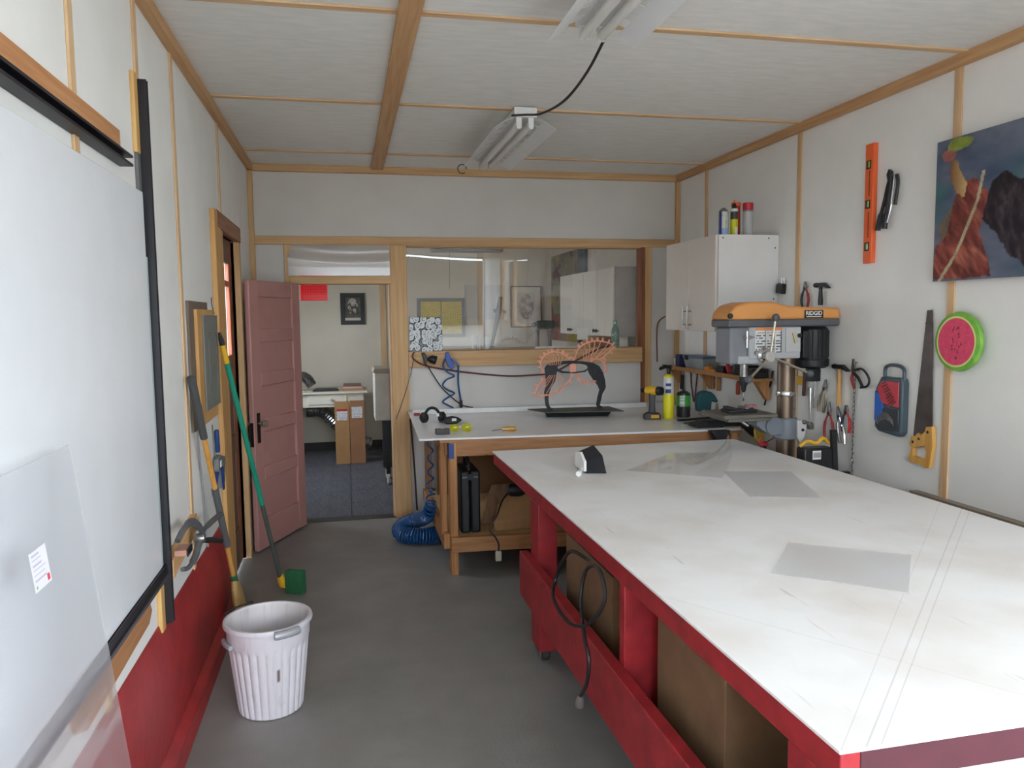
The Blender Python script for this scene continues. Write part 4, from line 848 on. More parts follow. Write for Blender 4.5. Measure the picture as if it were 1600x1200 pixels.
t = wtool('wood_chisel', 'brown wooden chisel handle hanging under the wall shelf', 'chisel', 5.2, .98, GRP); obj('handle', MB().bar((WX-.015, 5.2, .985), (WX-.015, 5.2, 1.085), .03, .02, (1, 0, 0)), PINE, t, bevel=.004); obj('blade', MB().bar((WX-.015, 5.2, 1.085), (WX-.015, 5.2, 1.113), .012, .005, (1, 0, 0)), STEEL, t)
t = wtool('red_screwdriver', 'red handled screwdriver hanging under the wall shelf', 'screwdriver', 4.905, .98, GRP); obj('handle', MB().lathe([(.010, 0), (.015, .01), (.014, .075), (.008, .095)], (WX-.018, 4.905, .985), n=10), mat('rust_red', (176, 72, 50), .5), t); obj('shaft', MB().tube([(WX-.018, 4.905, 1.08), (WX-.018, 4.905, 1.113)], .004, 6), STEEL, t)
t = wtool('wire_bail', 'short black cable hanging from the end of the wall shelf', 'cable', 4.5, .95, GRP); obj('cable', MB().tube(smooth_path([(WX-.01, 4.471, 1.18), (WX-.012, 4.49, 1.10), (WX-.012, 4.521, 1.047), (WX-.012, 4.562, .951)], 5), .006, 8), BLACK, t); nail(t, 4.472, 1.175)
# hammer, hung head up
def hammer(y, z, label, metal, hl, flip=1):
    t = wtool('hammer', label, 'hammer', y, z-hl)
    obj('handle', MB().tube([(WX-.02, y, z-hl), (WX-.02, y, z-hl*.8), (WX-.02, y, z-.03), (WX-.02, y, z+.005)], [.013, .014, .010, .009], 10), wood('hickory', (214, 168, 104), (190, 140, 78), 'z') if not metal else DARK, t)
    obj('head', MB().lathe([(.013, -.05*1.1), (.015, -.04), (.012, -.028), (.012, .0)], (WX-.02, y, z), (0, -flip, 0), 12).prism([(y, z-.012), (y-flip*.03, z-.010), (y-flip*.075, z-.022), (y-flip*.078, z-.018), (y-flip*.03, z+.012), (y, z+.012)], 'x', WX-.032, WX-.008), DARK, t)
    nail(t, y+.016, z-.02); return t
hammer(3.775, 1.25, 'claw hammer with a pale wooden handle beside the chain', False, .215)
hammer(3.965, 1.705, 'dark steel hammer hanging above the drill press', True, .115)
def pliers(y, z, L, label, c1, c2, cat='pliers', spread=.035, grp='hand tools hung on the right wall', lean=0, name='pliers'):
    t = wtool(name, label, cat, y, z-L, grp); x = WX-.014
    def Y(dy, dz): return (x, y+dy+lean*(z-dz-z)*0+lean*dz, z-dz)
    obj('jaw', MB().prism([(Y(-.012, L*.30)[1], z-L*.30), (Y(.012, L*.30)[1], z-L*.30), (Y(.016, L*.2)[1], z-L*.2), (Y(.004, 0)[1], z), (Y(-.004, 0)[1], z), (Y(-.016, L*.2)[1], z-L*.2)], 'x', x-.006, x+.006), STEEL, t, bevel=.002)
    obj('pivot', MB().lathe([(.009, 0), (.008, .003)], (x-.006, Y(0, L*.28)[1], z-L*.28), (-1, 0, 0), 12), DARK, t)
    for s, c in ((-1, c1), (1, c2)):
        obj('grip', MB().tube(smooth_path([Y(s*.008, L*.30), Y(s*spread*.8, L*.5), Y(s*spread, L*.75), Y(s*spread*.75, L)], 4), [.005]*4+[.008]*9, 8), c, t)
    nail(t, Y(0, L*.33)[1], z-L*.345); return t
RG = mat('grip_red', (160, 40, 46), .5); BG = mat('grip_navy', (54, 60, 80), .5)
pliers(4.128, 1.732, .15, 'pliers with one red and one black grip above the drill press', RG, BLACK)
pliers(3.905, 1.17, .19, 'worn locking pliers with bare steel handles', mat('worn_brass_steel', (150, 136, 110), .4, .6), MATS['worn_brass_steel'], 'pliers', .03, lean=.2)
pliers(3.868, 1.045, .23, 'long nosed pliers with dark red grips', RG, RG, spread=.04)
pliers(3.792, 1.03, .20, 'chrome locking pliers hanging below the wooden hammer', CHROME, STEEL, spread=.026, lean=-.25)
pliers(3.715, 1.045, .15, 'pliers with one bright red and one blue grip beside the hanging chain', mat('grip_scarlet', (206, 44, 46), .5), BG, spread=.035)
t = wtool('ratchet_wrench', 'chrome ratchet wrench hanging behind the drill motor', 'wrench', 4.05, .86)
obj('handle', MB().tube([(WX-.014, 4.053, 1.11), (WX-.014, 4.052, 1.0), (WX-.014, 4.051, .91)], [.009, .008, .006], 8), CHROME, t); obj('head', MB().lathe([(.02, 0), (.022, .004), (.022, .018), (.012, .02)], (WX-.002, 4.052, .885), (-1, 0, 0), 18), STEEL, t); nail(t, 4.062, .905)
t = wtool('steel_rod', 'plain steel rod hanging beside the ratchet wrench', 'rod', 4.013, .99); obj('rod', MB().tube([(WX-.012, 4.012, 1.16), (WX-.012, 4.015, .995)], .006, 8), STEEL, t); nail(t, 4.012, 1.15)
t = wtool('putty_knife', 'yellow and brown handled putty knife by the wall batten', 'knife', 4.12, 1.05); obj('handle', MB().bar((WX-.014, 4.119, 1.055), (WX-.014, 4.11, 1.21), .02, .016, (1, 0, 0)), mat('maroon_handle', (92, 52, 50), .5), t, bevel=.004); obj('scraper', MB().box(WX-.012, WX-.006, 4.13, 4.20, 1.117, 1.169), YD, t); nail(t, 4.112, 1.19)
t = wtool('chain', 'thin steel chain hanging down the wall', 'chain', 3.655, .66)
lk = None
for k in range(26):
    z = 1.27-.0235*k; y = 3.654
    p = [(WX-.012+(.006*math.cos(a) if k % 2 else 0), y+(0 if k % 2 else .0075*math.cos(a)), z+.0155*math.sin(a)) for a in [2*PI*i/10 for i in range(10)]]
    obj('link', MB().tube(p, .0024, 5, closed=True), STEEL, t)
nail(t, 3.654, 1.28)
t = wtool('tin_snips', 'red handled tin snips hanging with looped grips', 'snips', 3.60, 1.14)
x = WX-.022
obj('blades', MB().prism([(3.648, 1.30), (3.658, 1.30), (3.668, 1.23), (3.645, 1.22), (3.635, 1.24)], 'x', x-.005, x+.003), STEEL, t); obj('grip', MB().tube(smooth_path([(x, 3.655, 1.23), (x, 3.665, 1.19), (x, 3.642, 1.145)], 5), .007, 8), RG, t)
obj('grip', MB().tube(smooth_path([(x, 3.645, 1.24), (x, 3.58, 1.25), (x, 3.525, 1.205), (x, 3.535, 1.165), (x, 3.59, 1.152)], 5), .006, 8), DARK, t); obj('grip', MB().tube(smooth_path([(x, 3.65, 1.225), (x, 3.61, 1.20), (x, 3.575, 1.157)], 5), .008, 8), BLACK, t); nail(t, 3.637, 1.237)
t = wtool('grey_plug', 'black plug adaptor on the wall beside the cabinet', 'plug', 4.385, 1.66, None)
obj('body', MB().prism([(4.36, 1.665), (4.425, 1.675), (4.42, 1.725), (4.40, 1.735), (4.352, 1.725)], 'x', WX-.03, XR-.001), BLACK, t, bevel=.003); obj('prongs', MB().box(WX-.012, WX-.008, 4.355, 4.362, 1.725, 1.765).box(WX-.022, WX-.018, 4.372, 4.379, 1.73, 1.768), CHROME, t)
# spirit level
t = wtool('spirit_level', 'long orange spirit level hung upright on the wall', 'level', 3.575, 1.80, None)
LV = mat('level_orange', (240, 104, 48), .45)
ly0, ly1 = 3.535, 3.60
obj('frame', MB().box(WX-.024, XR-.001, ly0, ly1, 1.80, 2.405), LV, t, bevel=.004)
for z in (2.30, 2.10, 1.885):
    w = obj('vial_window', MB().box(WX-.0255, WX-.0235, ly0+.018, ly1-.012, z-.022, z+.022), BLACK, t); obj('vial', MB().tube([(WX-.027, ly0+.03, z-.016), (WX-.027, ly0+.03, z+.016)], .006, 8), mat('vial_green', (120, 150, 60), .2), w)
for z0, z1 in ((2.14, 2.27), (1.93, 2.06)): obj('groove', MB().box(WX-.0248, WX-.0235, ly0+.024, ly0+.032, z0, z1), mat('groove_dark', (150, 60, 30), .6), t)
# bolt cutters / folding tool
t = wtool('bolt_cutters', 'black bolt cutters with chrome link hanging beside the orange level', 'cutters', 3.44, 1.95, None)
x = WX-.02
for a in ([(x, 3.405, 2.225), (x, 3.43, 2.17), (x, 3.452, 2.09), (x, 3.475, 2.03), (x, 3.495, 1.96)], [(x-.004, 3.40, 2.225), (x-.004, 3.405, 2.16), (x-.004, 3.42, 2.08), (x-.004, 3.43, 2.03), (x-.004, 3.44, 1.962)]):
    p = smooth_path(a, 4); obj('handle', MB().tube(p, [.008]*8+[.009]*4+[.0135]*5, 8), BLACK, t)
obj('head', MB().prism([(3.40, 2.235), (3.415, 2.25), (3.43, 2.225), (3.42, 2.19), (3.40, 2.19)], 'x', x-.01, x+.008), DARK, t, bevel=.002)
obj('link', MB().tube(smooth_path([(x-.006, 3.375, 2.21), (x-.006, 3.385, 2.13), (x-.006, 3.395, 2.06), (x-.006, 3.42, 1.99)], 4), .005, 8), CHROME, t)
obj('side_arm', MB().tube(smooth_path([(x-.002, 3.362, 2.215), (x-.002, 3.355, 2.17), (x-.002, 3.37, 2.07)], 4), .009, 8), BLACK, t); nail(t, 3.408, 2.20)
# drill bit case
t = wtool('socket_case', 'red, blue and grey case of bits with a carry handle', 'tool case', 3.345, .93, None)
CB = mat('case_grey', (70, 84, 92), .45)
y0, y1 = 3.255, 3.45
obj('shell', MB().prism([(y0, .955), (y0+.02, .935), (y1-.03, .945), (y1, .965), (y1+.0, 1.16), (y1-.04, 1.225), (y0+.01, 1.225), (y0, 1.20)], 'x', WX-.04, XR-.001), CB, t, bevel=.008)
obj('carry_handle', MB().tube(smooth_path([(WX-.02, y1-.045, 1.215), (WX-.02, y1-.05, 1.27), (WX-.02, y0+.09, 1.285), (WX-.02, y0+.02, 1.272), (WX-.02, y0+.012, 1.215)], 5), .009, 8), CB, t)
obj('insert', MB().prism([(y0+.02, 1.08), (y0+.02, 1.205), (y1-.05, 1.205), (y1-.02, 1.16), (y1-.06, 1.09)], 'x', WX-.046, WX-.039), mat('case_red', (204, 66, 76), .4), t, bevel=.003)
obj('insert', MB().prism([(y1-.005, 1.0), (y1-.005, 1.15), (y1-.03, 1.14), (y1-.07, 1.08), (y1-.06, 1.02), (y1-.03, .995)], 'x', WX-.047, WX-.039), mat('case_blue', (40, 104, 196), .4), t, bevel=.003)
obj('insert', MB().prism([(y0+.015, .965), (y0+.015, 1.07), (y1-.065, 1.07), (y1-.05, 1.01), (y1-.02, .985), (y1-.03, .955)], 'x', WX-.046, WX-.039), mat('case_dark', (52, 58, 62), .4), t, bevel=.003)
for k in range(9):
    a = k/8; p = Vector((WX-.050, y1-.055-.07*a, 1.19-.11*a)); obj('bit', MB().tube([p, p+Vector((0, -.035, .012+.02*a))], .0035, 6), RG if k % 2 else STEEL, t)
for k in range(10):
    a = k/9; p = Vector((WX-.050, y1-.04-.115*a, .985+.03*math.sin(a*3))); obj('bit', MB().tube([p, p+Vector((0, .012, .034))], .0035, 6), STEEL, t)
# hand saw
t = wtool('hand_saw', 'hand saw with a tarnished blade and varnished wooden handle, hung point up', 'saw', 3.14, .81, None)
obj('blade', MB().prism([(3.146, 1.553), (3.112, 1.555), (3.085, 1.0), (3.20, .935), (3.208, .96)], 'x', WX-.008, WX-.0065), mat('saw_steel', (104, 96, 92), .35, .8, var=.3, scale=12), t)
SW = wood('saw_handle', (226, 176, 96), (202, 146, 66), 'z', .35)
hp = [(3.075, 1.015), (3.112, 1.008), (3.118, .985), (3.14, .965), (3.165, .972), (3.18, .955), (3.205, .95), (3.218, .915), (3.205, .895), (3.212, .86), (3.222, .835), (3.20, .822), (3.14, .825), (3.105, .812), (3.085, .818), (3.078, .86), (3.066, .92), (3.07, .97)]
hole2 = [(3.19, .895), (3.16, .905), (3.12, .918), (3.105, .89), (3.11, .858), (3.15, .852), (3.19, .858)]
obj('handle', MB().prism_hole(hp, hole2, 'x', WX-.021, WX-.001), SW, t)
for y, z in ((3.10, .985), (3.155, .945), (3.195, .925)): obj('saw_nut', MB().lathe([(.007, 0), (.006, .002)], (WX-.0212, y, z), (-1, 0, 0), 10), DARK, t)
nail(t, 3.128, 1.49)
# watermelon plaque
t = wtool('watermelon_plaque', 'round watermelon slice wall plaque', 'plaque', 2.92, 1.28, None)
def rind(p): return mix((86, 150, 52), (150, 200, 84), fbm(p.y*60, p.z*60))
obj('rind', MB().lathe([(.10, 0), (.125, .012), (.132, .026), (.128, .038), (.112, .043), (.11, .043), (.0, .040)], (XR-.0095, 2.918, 1.414), (-1, 0, 0), 40, cap=False), TAG, t, colfn=rind)
def flesh(p):
    r = math.hypot(p.y-2.918, p.z-1.414)
    if r > .105: return (214, 226, 140)
    c = mix((214, 60, 96), (232, 92, 120), fbm(p.y*90, p.z*90))
    for k in range(16):
        a = k*2.39; rr = .03+.035*hsh(k); 
        if math.hypot((p.y-2.918-rr*.5*math.cos(a))/.7, p.z-1.414-rr*math.sin(a)*1.2) < .0055: return (110, 40, 60)
    return c
m = MB()
rg = [k*.112/22 for k in range(23)]
m.lathe([(max(r, 1e-4), .0432+.0008*math.cos(r/.112*PI/2)) for r in reversed(rg)], (XR-.0095, 2.918, 1.414), (-1, 0, 0), 72, cap=False)
obj('flesh', m, TAG, t, colfn=flesh)
# canvas painting: loose robed figure under a cloudy sky, plain stand-in
t = wtool('canvas_painting', 'unframed oil painting of a red robed figure under a stormy blue sky', 'painting', 2.67, 1.683, None)
arm = [(.10, .85), (.15, .84), (.21, .65), (.20, .57), (.155, .60), (.11, .72)]; robe = [(.17, .66), (.25, .68), (.36, .58), (.31, .32), (.40, .03), (0, 0), (0, .24), (.085, .32), (.13, .56)]
dark = [(.37, .63), (.45, .70), (.56, .62), (.82, .5), (.9, .1), (.66, .02), (.52, .12), (.44, .26), (.32, .40)]; staff = [(.32, .715), (.29, .54), (.225, .36), (.155, .18), (.045, 0)]; shoulder = [(.14, .55), (.2, .45), (.17, .3), (.05, .28), (.03, .4)]
def paint(p):
    u = (3.085-p.y)/.835; v = (p.z-1.683)/.622; n = fbm(u*9, v*9); n2 = fbm(u*26+3, v*26)
    c = mix((58, 70, 96), (124, 128, 138), fbm(u*5+2, v*7)); c = mix(c, (62, 110, 104), max(0, fbm(u*3+9, v*3+2)-.5)*2.2)
    uu, vv = u+.03*(n-.5)+.012*(n2-.5), v+.06*(n-.5)+.02*(n2-.5); f = fbm(u*34+v*9, v*11-u*6)
    if math.hypot((uu-.16)/.085, (vv-.95)/.04) < 1: c = mix((112, 124, 42), (150, 160, 80), n2)
    if inpoly(uu, vv, shoulder): c = mix((96, 84, 74), (130, 110, 92), n2)
    if inpoly(uu, vv, robe): c = mix(mix((70, 34, 34), (150, 70, 58), f), (206, 128, 104), max(0, fbm(u*22+v*14, v*7)-.52)*2.2)
    if inpoly(uu, vv, arm): c = mix((120, 84, 52), (214, 180, 122), min(1, max(0, (uu-.10)*9)))
    if math.hypot((uu-.085)/.05, (vv-.885)/.045) < 1: c = mix((132, 72, 66), (176, 120, 104), n2)
    if inpoly(uu, vv, dark): c = mix((26, 22, 26), (92, 78, 84), f*f*1.2)
    for a, b in zip(staff[:-1], staff[1:]):
        if segd(u, v*.75, (a[0], a[1]*.75), (b[0], b[1]*.75)) < .010: c = mix((150, 136, 104), (204, 192, 158), n2)
    return c
obj('stretcher', MB().box(XR-.038, XR-.0095, 2.252, 3.083, 1.684, 2.304), mat('canvas_edge', (120, 74, 80), .8), t)
obj('canvas', MB().grid(lambda u, v: (XR-.039, 3.085-.835*u, 1.683+.622*v), 150, 112), PICT, t, colfn=paint)
# ================================================================== LEFT SIDE OF THE SHOP
# ribbed white bin
bx_, by_ = -.338, 3.12
t = thing('waste_bin', 'white ribbed plastic bin with a silver bail grip', 'bin', (bx_, by_, 0))
BINW = mat('bin_white', (232, 224, 228), .4, var=.06, scale=12)
def binmesh():
    m = MB(); n = 168; prof = []
    for k in range(28): z = .004+.270*k/27; prof.append((.121+.030*z/.275, z, 1 if .012 < z else .2))
    prof = [(.05, .002, 0), (.115, .002, 0)]+prof+[(.154, .283, 0), (.158, .30, 0), (.160, .352, 0), (.170, .354, 0), (.172, .362, 0), (.168, .372, 0), (.158, .372, 0), (.153, .36, 0), (.148, .28, 0), (.12, .02, 0), (.0001, .014, 0)]
    vs = []; fs = []
    for r, z, rib in prof:
        for k in range(n):
            a = 2*PI*k/n; w = abs(math.sin(a*14)); rr = r+rib*(.0065*w**.7-.003)
            vs.append((bx_+rr*math.cos(a), by_+rr*math.sin(a), z))
    for i in range(len(prof)-1):
        for k in range(n): fs.append((i*n+k, i*n+(k+1) % n, (i+1)*n+(k+1) % n, (i+1)*n+k))
    fs.append(tuple(range(n-1, -1, -1)))
    m.v = [Vector(v) for v in vs]; m.f = fs; return m
def binc(p):
    r = math.hypot(p.x-bx_, p.y-by_); a = math.atan2(p.y-by_, p.x-bx_)
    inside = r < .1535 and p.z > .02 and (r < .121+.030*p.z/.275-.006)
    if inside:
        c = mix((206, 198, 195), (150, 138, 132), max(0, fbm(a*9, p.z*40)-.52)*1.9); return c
    if -1.30 < a < -1.23 and .155 < p.z < .205: return (110, 92, 92)
    return mix((212, 207, 211), (180, 172, 175), max(0, fbm(a*12, p.z*30)-.62)*1.6)
obj('bin_body', binmesh(), attr_mat('bin_plastic', .4), t, colfn=binc, smooth=50)
SIL = mat('silver_grip', (168, 168, 172), .35, .2)
def arc(a0, a1, r, z, k=8): return [(bx_+r*math.cos(a0+(a1-a0)*i/k), by_+r*math.sin(a0+(a1-a0)*i/k), z) for i in range(k+1)]
g = obj('bail_grip', MB().tube(arc(-1.35, -.80, .180, .357), [.015, .017, .016, .017, .016, .017, .016, .017, .015], 12), SIL, t)
obj('bail_wire', MB().tube(arc(2.0, 2.9, .176, .378, 12), .004, 6), DARK, t)
lug = obj('side_lug', MB().tube(arc(-3.0, -2.45, .168, .298), .010, 8), SIL, t)
# corn broom
def along(a, b, s): return Vector(a).lerp(Vector(b), s)
t = thing('corn_broom', 'corn broom with a taped wooden handle leaning on the white wall', 'broom', (-.565, 4.05, 0))
a, b = (-.560, 4.05, .0), (-.632, 3.385, 1.312)
def seg(s0, s1, r, name, material): return obj(name, MB().tube([along(a, b, s0), along(a, b, (s0+s1)/2), along(a, b, s1)], r, 10), material, t)
WH = wood('broom_handle', (216, 160, 84), (194, 134, 58), 'z', .45)
seg(.22, .80, .012, 'handle', WH); seg(.79, 1.0, [.016, .0175, .017], 'grip', mat('grey_grip', (74, 74, 74), .6)); seg(.36, .60, .0155, 'tape_wrap', mat('grey_wrap', (92, 92, 92), .6))
seg(.20, .23, .018, 'binding', mat('green_wire', (60, 104, 70), .5))
dv = Vector(b)-Vector(a); hm = MB()
STRAW = mat('broom_straw', (206, 170, 106), .85, var=.35, scale=60, stretch=(6, 6, .4), bump=.5, bscale=150)
pts = []
for s, w, d in ((.005, .12, .022), (.07, .115, .024), (.13, .10, .024), (.18, .06, .02), (.205, .02, .016)):
    p = along(a, b, s); pts.append([(p.x+d*math.sin(q), p.y+w*math.cos(q), p.z) for q in [2*PI*k/20 for k in range(20)]])
vs = [v for r in pts for v in r]; fs = [(i*20+k, i*20+(k+1) % 20, (i+1)*20+(k+1) % 20, (i+1)*20+k) for i in range(4) for k in range(20)]+[tuple(range(19, -1, -1)), tuple(range(80, 100))]
obj('bristles', MB().add(vs, fs), STRAW, t)
# green push broom
t = thing('push_broom', 'push broom with a green handle and green bristle head', 'broom', (-.41, 4.42, 0))
a, b = (-.405, 4.44, .085), (-.612, 4.03, 1.485)
seg(.0, .34, .0125, 'lower_handle', mat('grey_green_tube', (74, 80, 72), .5)); seg(.33, .90, .0135, 'handle', mat('green_handle', (28, 140, 112), .4)); seg(.89, .955, .0145, 'yellow_sleeve', YD); seg(.95, 1.0, [.014, .013, .006], 'hang_tip', BLACK)
obj('socket', MB().lathe([(.02, -.02), (.024, 0), (.022, .03), (.015, .05)], (-.398, 4.452, .06), (-.16, -.28, .95), 14), YD, t)
GB = mat('green_bristle', (44, 112, 70), .85, var=.3, scale=150, bump=.6, bscale=300)
obj('head_block', MB().bar((-.405, 4.46, .055), (-.365, 4.445, .055), .045, .05), YD, t, bevel=.006); obj('bristles', MB().bar((-.372, 4.448, .066), (-.275, 4.40, .066), .05, .132), GB, t, bevel=.006)
# boards hung on the wall
BW = wood('board_pine', (214, 166, 104), (190, 138, 78), 'z')
GR = 'boards hung one over another on the left wall'
tag(obj('brown_board', MB().box(XL+.0005, XL+.012, 3.52, 3.98, 1.062, 1.63), mat('taupe_board', (118, 102, 88), .8), bevel=.001), 'taupe board hung on the wall behind the pine board', 'board', GR)
tag(obj('pine_board', MB().box(XL+.0125, XL+.028, 3.62, 4.06, 1.075, 1.595), BW, bevel=.002), 'pale pine board hung between the taupe board and the grey panel', 'board', GR)
t = thing('metal_sign_plate', 'grey metal panel with a faint raised outline hung over the pine board', 'panel', (XL+.03, 3.92, 1.13)); t['group'] = GR
GP = mat('grey_panel', (124, 126, 120), .55)
obj('plate', MB().box(XL+.0285, XL+.036, 3.72, 4.10, 1.13, 1.57), GP, t, bevel=.002)
obj('raised_edge', MB().tube([(XL+.036, 3.83, 1.20), (XL+.036, 3.83, 1.46), (XL+.036, 3.86, 1.485), (XL+.036, 4.02, 1.485), (XL+.036, 4.05, 1.46), (XL+.036, 4.05, 1.20)], .0035, 6), mat('panel_line', (104, 106, 102), .5), t)
obj('hang_wire', MB().tube(smooth_path([(XL+.004, 4.16, 1.66), (XL+.008, 4.14, 1.62), (XL+.03, 4.06, 1.575)], 4), .002, 5), DARK, t)
# blue stapler-like tool on the wall
t = thing('tape_gun', 'blue and grey hand tool hanging on the wall by the brown door', 'tool', (XL+.03, 4.08, .68))
x = XL+.018
obj('handle', MB().bar((x, 4.06, .885), (x, 4.045, 1.0), .03, .02, (1, 0, 0)), mat('deep_blue', (34, 66, 132), .45), t, bevel=.006)
obj('body', MB().prism([(3.99, .86), (4.05, .875), (4.20, .84), (4.20, .80), (4.16, .715), (4.05, .70), (4.03, .78), (3.99, .80)], 'x', x-.014, x+.014), mat('tool_grey', (120, 122, 120), .5), t, bevel=.006)
obj('trigger', MB().prism([(4.03, .80), (4.07, .81), (4.09, .70), (4.07, .69)], 'x', x+.014, x+.022), MATS['deep_blue'], t)
obj('window', MB().box(x+.014, x+.017, 4.02, 4.06, .815, .845), PAPER, t); obj('tail', MB().tube(smooth_path([(x, 4.02, .80), (x, 3.95, .74), (x, 3.92, .69)], 4), .009, 8), MATS['deep_blue'], t)
obj('hang_strap', MB().tube([(XL+.003, 4.02, 1.03), (x-.006, 4.02, .87)], .003, 6), mat('strap_olive', (120, 116, 90), .7), t)
tag(obj('wall_wire', MB().tube(smooth_path([(XL+.005, 3.63, 1.06), (XL+.005, 3.64, .95), (XL+.005, 3.685, .76), (XL+.005, 3.715, .58), (XL+.01, 3.72, .50)], 5), .0045, 6), mat('grey_wire', (150, 148, 150), .5)), 'thin grey wire running down the white wall below the boards', 'wire')
# spring clamp on a block
t = thing('wood_bracket', 'pale wooden arm sticking out over the red footing, gripped by the clamp', 'bracket', (-.62, 3.05, .66))
obj('arm', MB().bar((-.645, 2.90, .655), (-.655, 3.42, .70), .03, .07), wood('bracket_fir', (220, 176, 124), (198, 148, 96), 'y'), t, bevel=.003)
t = thing('spring_clamp', 'big dark spring clamp gripping the wooden bracket', 'clamp', (-.58, 3.2, .62))
SC = mat('clamp_grey', (104, 104, 106), .45, .3)
x0 = -.60
up = smooth_path([(x0-.02, 2.93, .752), (x0-.01, 2.99, .778), (x0, 3.09, .780), (x0+.005, 3.17, .742), (x0+.01, 3.25, .70)], 5)
dn = smooth_path([(x0-.02, 2.99, .628), (x0-.01, 3.05, .615), (x0, 3.13, .632), (x0+.005, 3.19, .668), (x0+.01, 3.25, .668)], 5)
obj('upper_jaw', MB().tube(up, [.011]*8+[.016]*9+[.012]*4, 8), SC, t); obj('lower_jaw', MB().tube(dn, [.009]*8+[.014]*9+[.012]*4, 8), SC, t)
obj('handle', MB().tube(smooth_path([(x0+.01, 3.22, .705), (x0+.02, 3.38, .70), (x0+.03, 3.56, .69)], 5), [.010]*3+[.0125]*8, 8), SC, t); obj('handle', MB().tube(smooth_path([(x0+.01, 3.22, .668), (x0+.02, 3.38, .625), (x0+.03, 3.54, .575)], 5), [.010]*3+[.0125]*8, 8), BLACK, t)
obj('pivot', MB().lathe([(.018, -.02), (.02, -.016), (.02, .016), (.018, .02)], (x0+.006, 3.20, .685), (1, 0, 0), 14), STEEL, t)
pd = obj('jaw_pad', MB().box(-.628, -.585, 2.90, 2.99, .702, .724), mat('pad_tan', (190, 140, 118), .7), t, bevel=.003); obj('pad_edge', MB().box(-.584, -.580, 2.90, 2.985, .700, .726), BLACK, pd)
# ================================================================== UNDER AND AROUND THE BENCH
t = thing('tool_case', 'tall black plastic tool case standing on the bench shelf', 'tool case', (.71, 4.65, .232))
obj('shell', MB().box(.648, .706, 4.57, 4.86, .2335, .615), BLACK, t, bevel=.012); obj('shell', MB().box(.710, .768, 4.57, 4.86, .2335, .615), BLACK, t, bevel=.012)
obj('latch', MB().box(.69, .726, 4.562, 4.572, .56, .60), DARK, t, bevel=.003)
obj('handle', MB().tube(smooth_path([(.708, 4.62, .61), (.708, 4.64, .665), (.708, 4.72, .68), (.708, 4.80, .665), (.708, 4.82, .61)], 5), .011, 8), BLACK, t); obj('hinge_rail', MB().box(.66, .756, 4.566, 4.571, .575, .582), GREY, t)
def crum(base, e1, e2, nx, nz, amp, seed):
    b, p, q = Vector(base), Vector(e1), Vector(e2); n = p.cross(q).normalized()
    return slab(lambda u, v: b+p*u+q*v+n*amp*(fbm(u*5+seed, v*5)-.5), nx, nz, n*.004)
tag(obj('paper_bag', crum((.79, 4.74, .236), (.20, .06, .0), (.10, .12, .22), 14, 10, .06, 2), mat('brown_bag', (150, 112, 84), .7, var=.2), smooth=60), 'crumpled brown paper sack on the bench shelf behind the cardboard sheets', 'bag')
for k in range(4):
    off = .012*k
    tag(obj('cardboard_sheet', slab(lambda u, v: Vector((.855+.35*u+.05*v, 4.575+off*.8+.12*v+.02*u, .2345+off+(.145+.03*k)*math.sin(PI*min(1, (.12+.42*u)))*v+.0)), 14, 6, (0, .0, .004)), CARD, smooth=60), ('topmost bent sheet of cardboard on the bench shelf', 'bent sheet of cardboard second in the pile on the bench shelf', 'bent sheet of cardboard third in the pile on the bench shelf', 'bent sheet of cardboard lowest in the pile on the bench shelf')[3-k], 'cardboard', 'bent cardboard sheets on the bench shelf')
t = thing('heat_gun', 'dark power tool lying on the cardboard with its cable hanging down', 'power tool', (1.01, 4.70, .42))
obj('body', MB().lathe([(.025, 0), (.04, .02), (.042, .08), (.03, .11), (.02, .13)], (.965, 4.70, .455), (1, .1, -.05), 16), BLACK, t); obj('vent_ring', MB().lathe([(.03, 0), (.031, .006)], (.966, 4.70, .457), (-1, -.1, .05), 14), STEEL, t)
obj('cable', MB().tube(smooth_path([(.96, 4.68, .44), (.90, 4.56, .42), (.85, 4.47, .36), (.80, 4.445, .285), (.835, 4.44, .232), (.852, 4.438, .19), (.85, 4.438, .145)], 6), .005, 7), BLACK, t); obj('plug', MB().box(.832, .868, 4.425, 4.452, .09, .15), mat('plug_cream', (206, 200, 180), .5), t, bevel=.006)
# blue coiled air hose on the floor
t = thing('air_hose', 'blue coiled air hose heaped on the floor by the bench', 'hose', (.47, 5.35, 0))
HB = mat('hose_blue', (26, 78, 132), .35, var=.12)
spine = smooth_path([(.66, 5.27, .062), (.50, 5.17, .062), (.36, 5.21, .064), (.325, 5.36, .066), (.40, 5.50, .075), (.46, 5.46, .10), (.485, 5.32, .15), (.500, 5.12, .22), (.507, 5.02, .30), (.509, 4.99, .38), (.51, 4.98, .48), (.51, 4.98, .63), (.51, 4.98, .77)], 40)
pts = []; s = 0; ph = 0; N = len(spine)
for i, p in enumerate(spine):
    d = (spine[min(i+1, N-1)]-spine[max(i-1, 0)]).normalized(); step = (spine[i]-spine[i-1]).length if i else 0
    f = i/N; pitch = .0165 if f < .55 else .0165+(f-.55)*.22; nsub = 6
    r = .052 if f < .5 else max(.018, .052-(f-.5)*.10)
    ph += 2*PI*step/pitch
    u = d.cross(Vector((0, 0, 1))); u = u.normalized() if u.length > .15 else Vector((1, 0, 0)); w = u.cross(d).normalized()
    pts.append((p, u, w, r, ph))
fine = []
for (p, u, w, r, a), (p2, u2, w2, r2, a2) in zip(pts[:-1], pts[1:]):
    n = max(1, int((a2-a)/.55))
    for k in range(n):
        q = k/n; an = a+(a2-a)*q; pp = p.lerp(p2, q); uu = u.lerp(u2, q).normalized(); ww = w.lerp(w2, q).normalized(); rr = r+(r2-r)*q
        fine.append(pp+(uu*math.cos(an)+ww*math.sin(an))*rr)
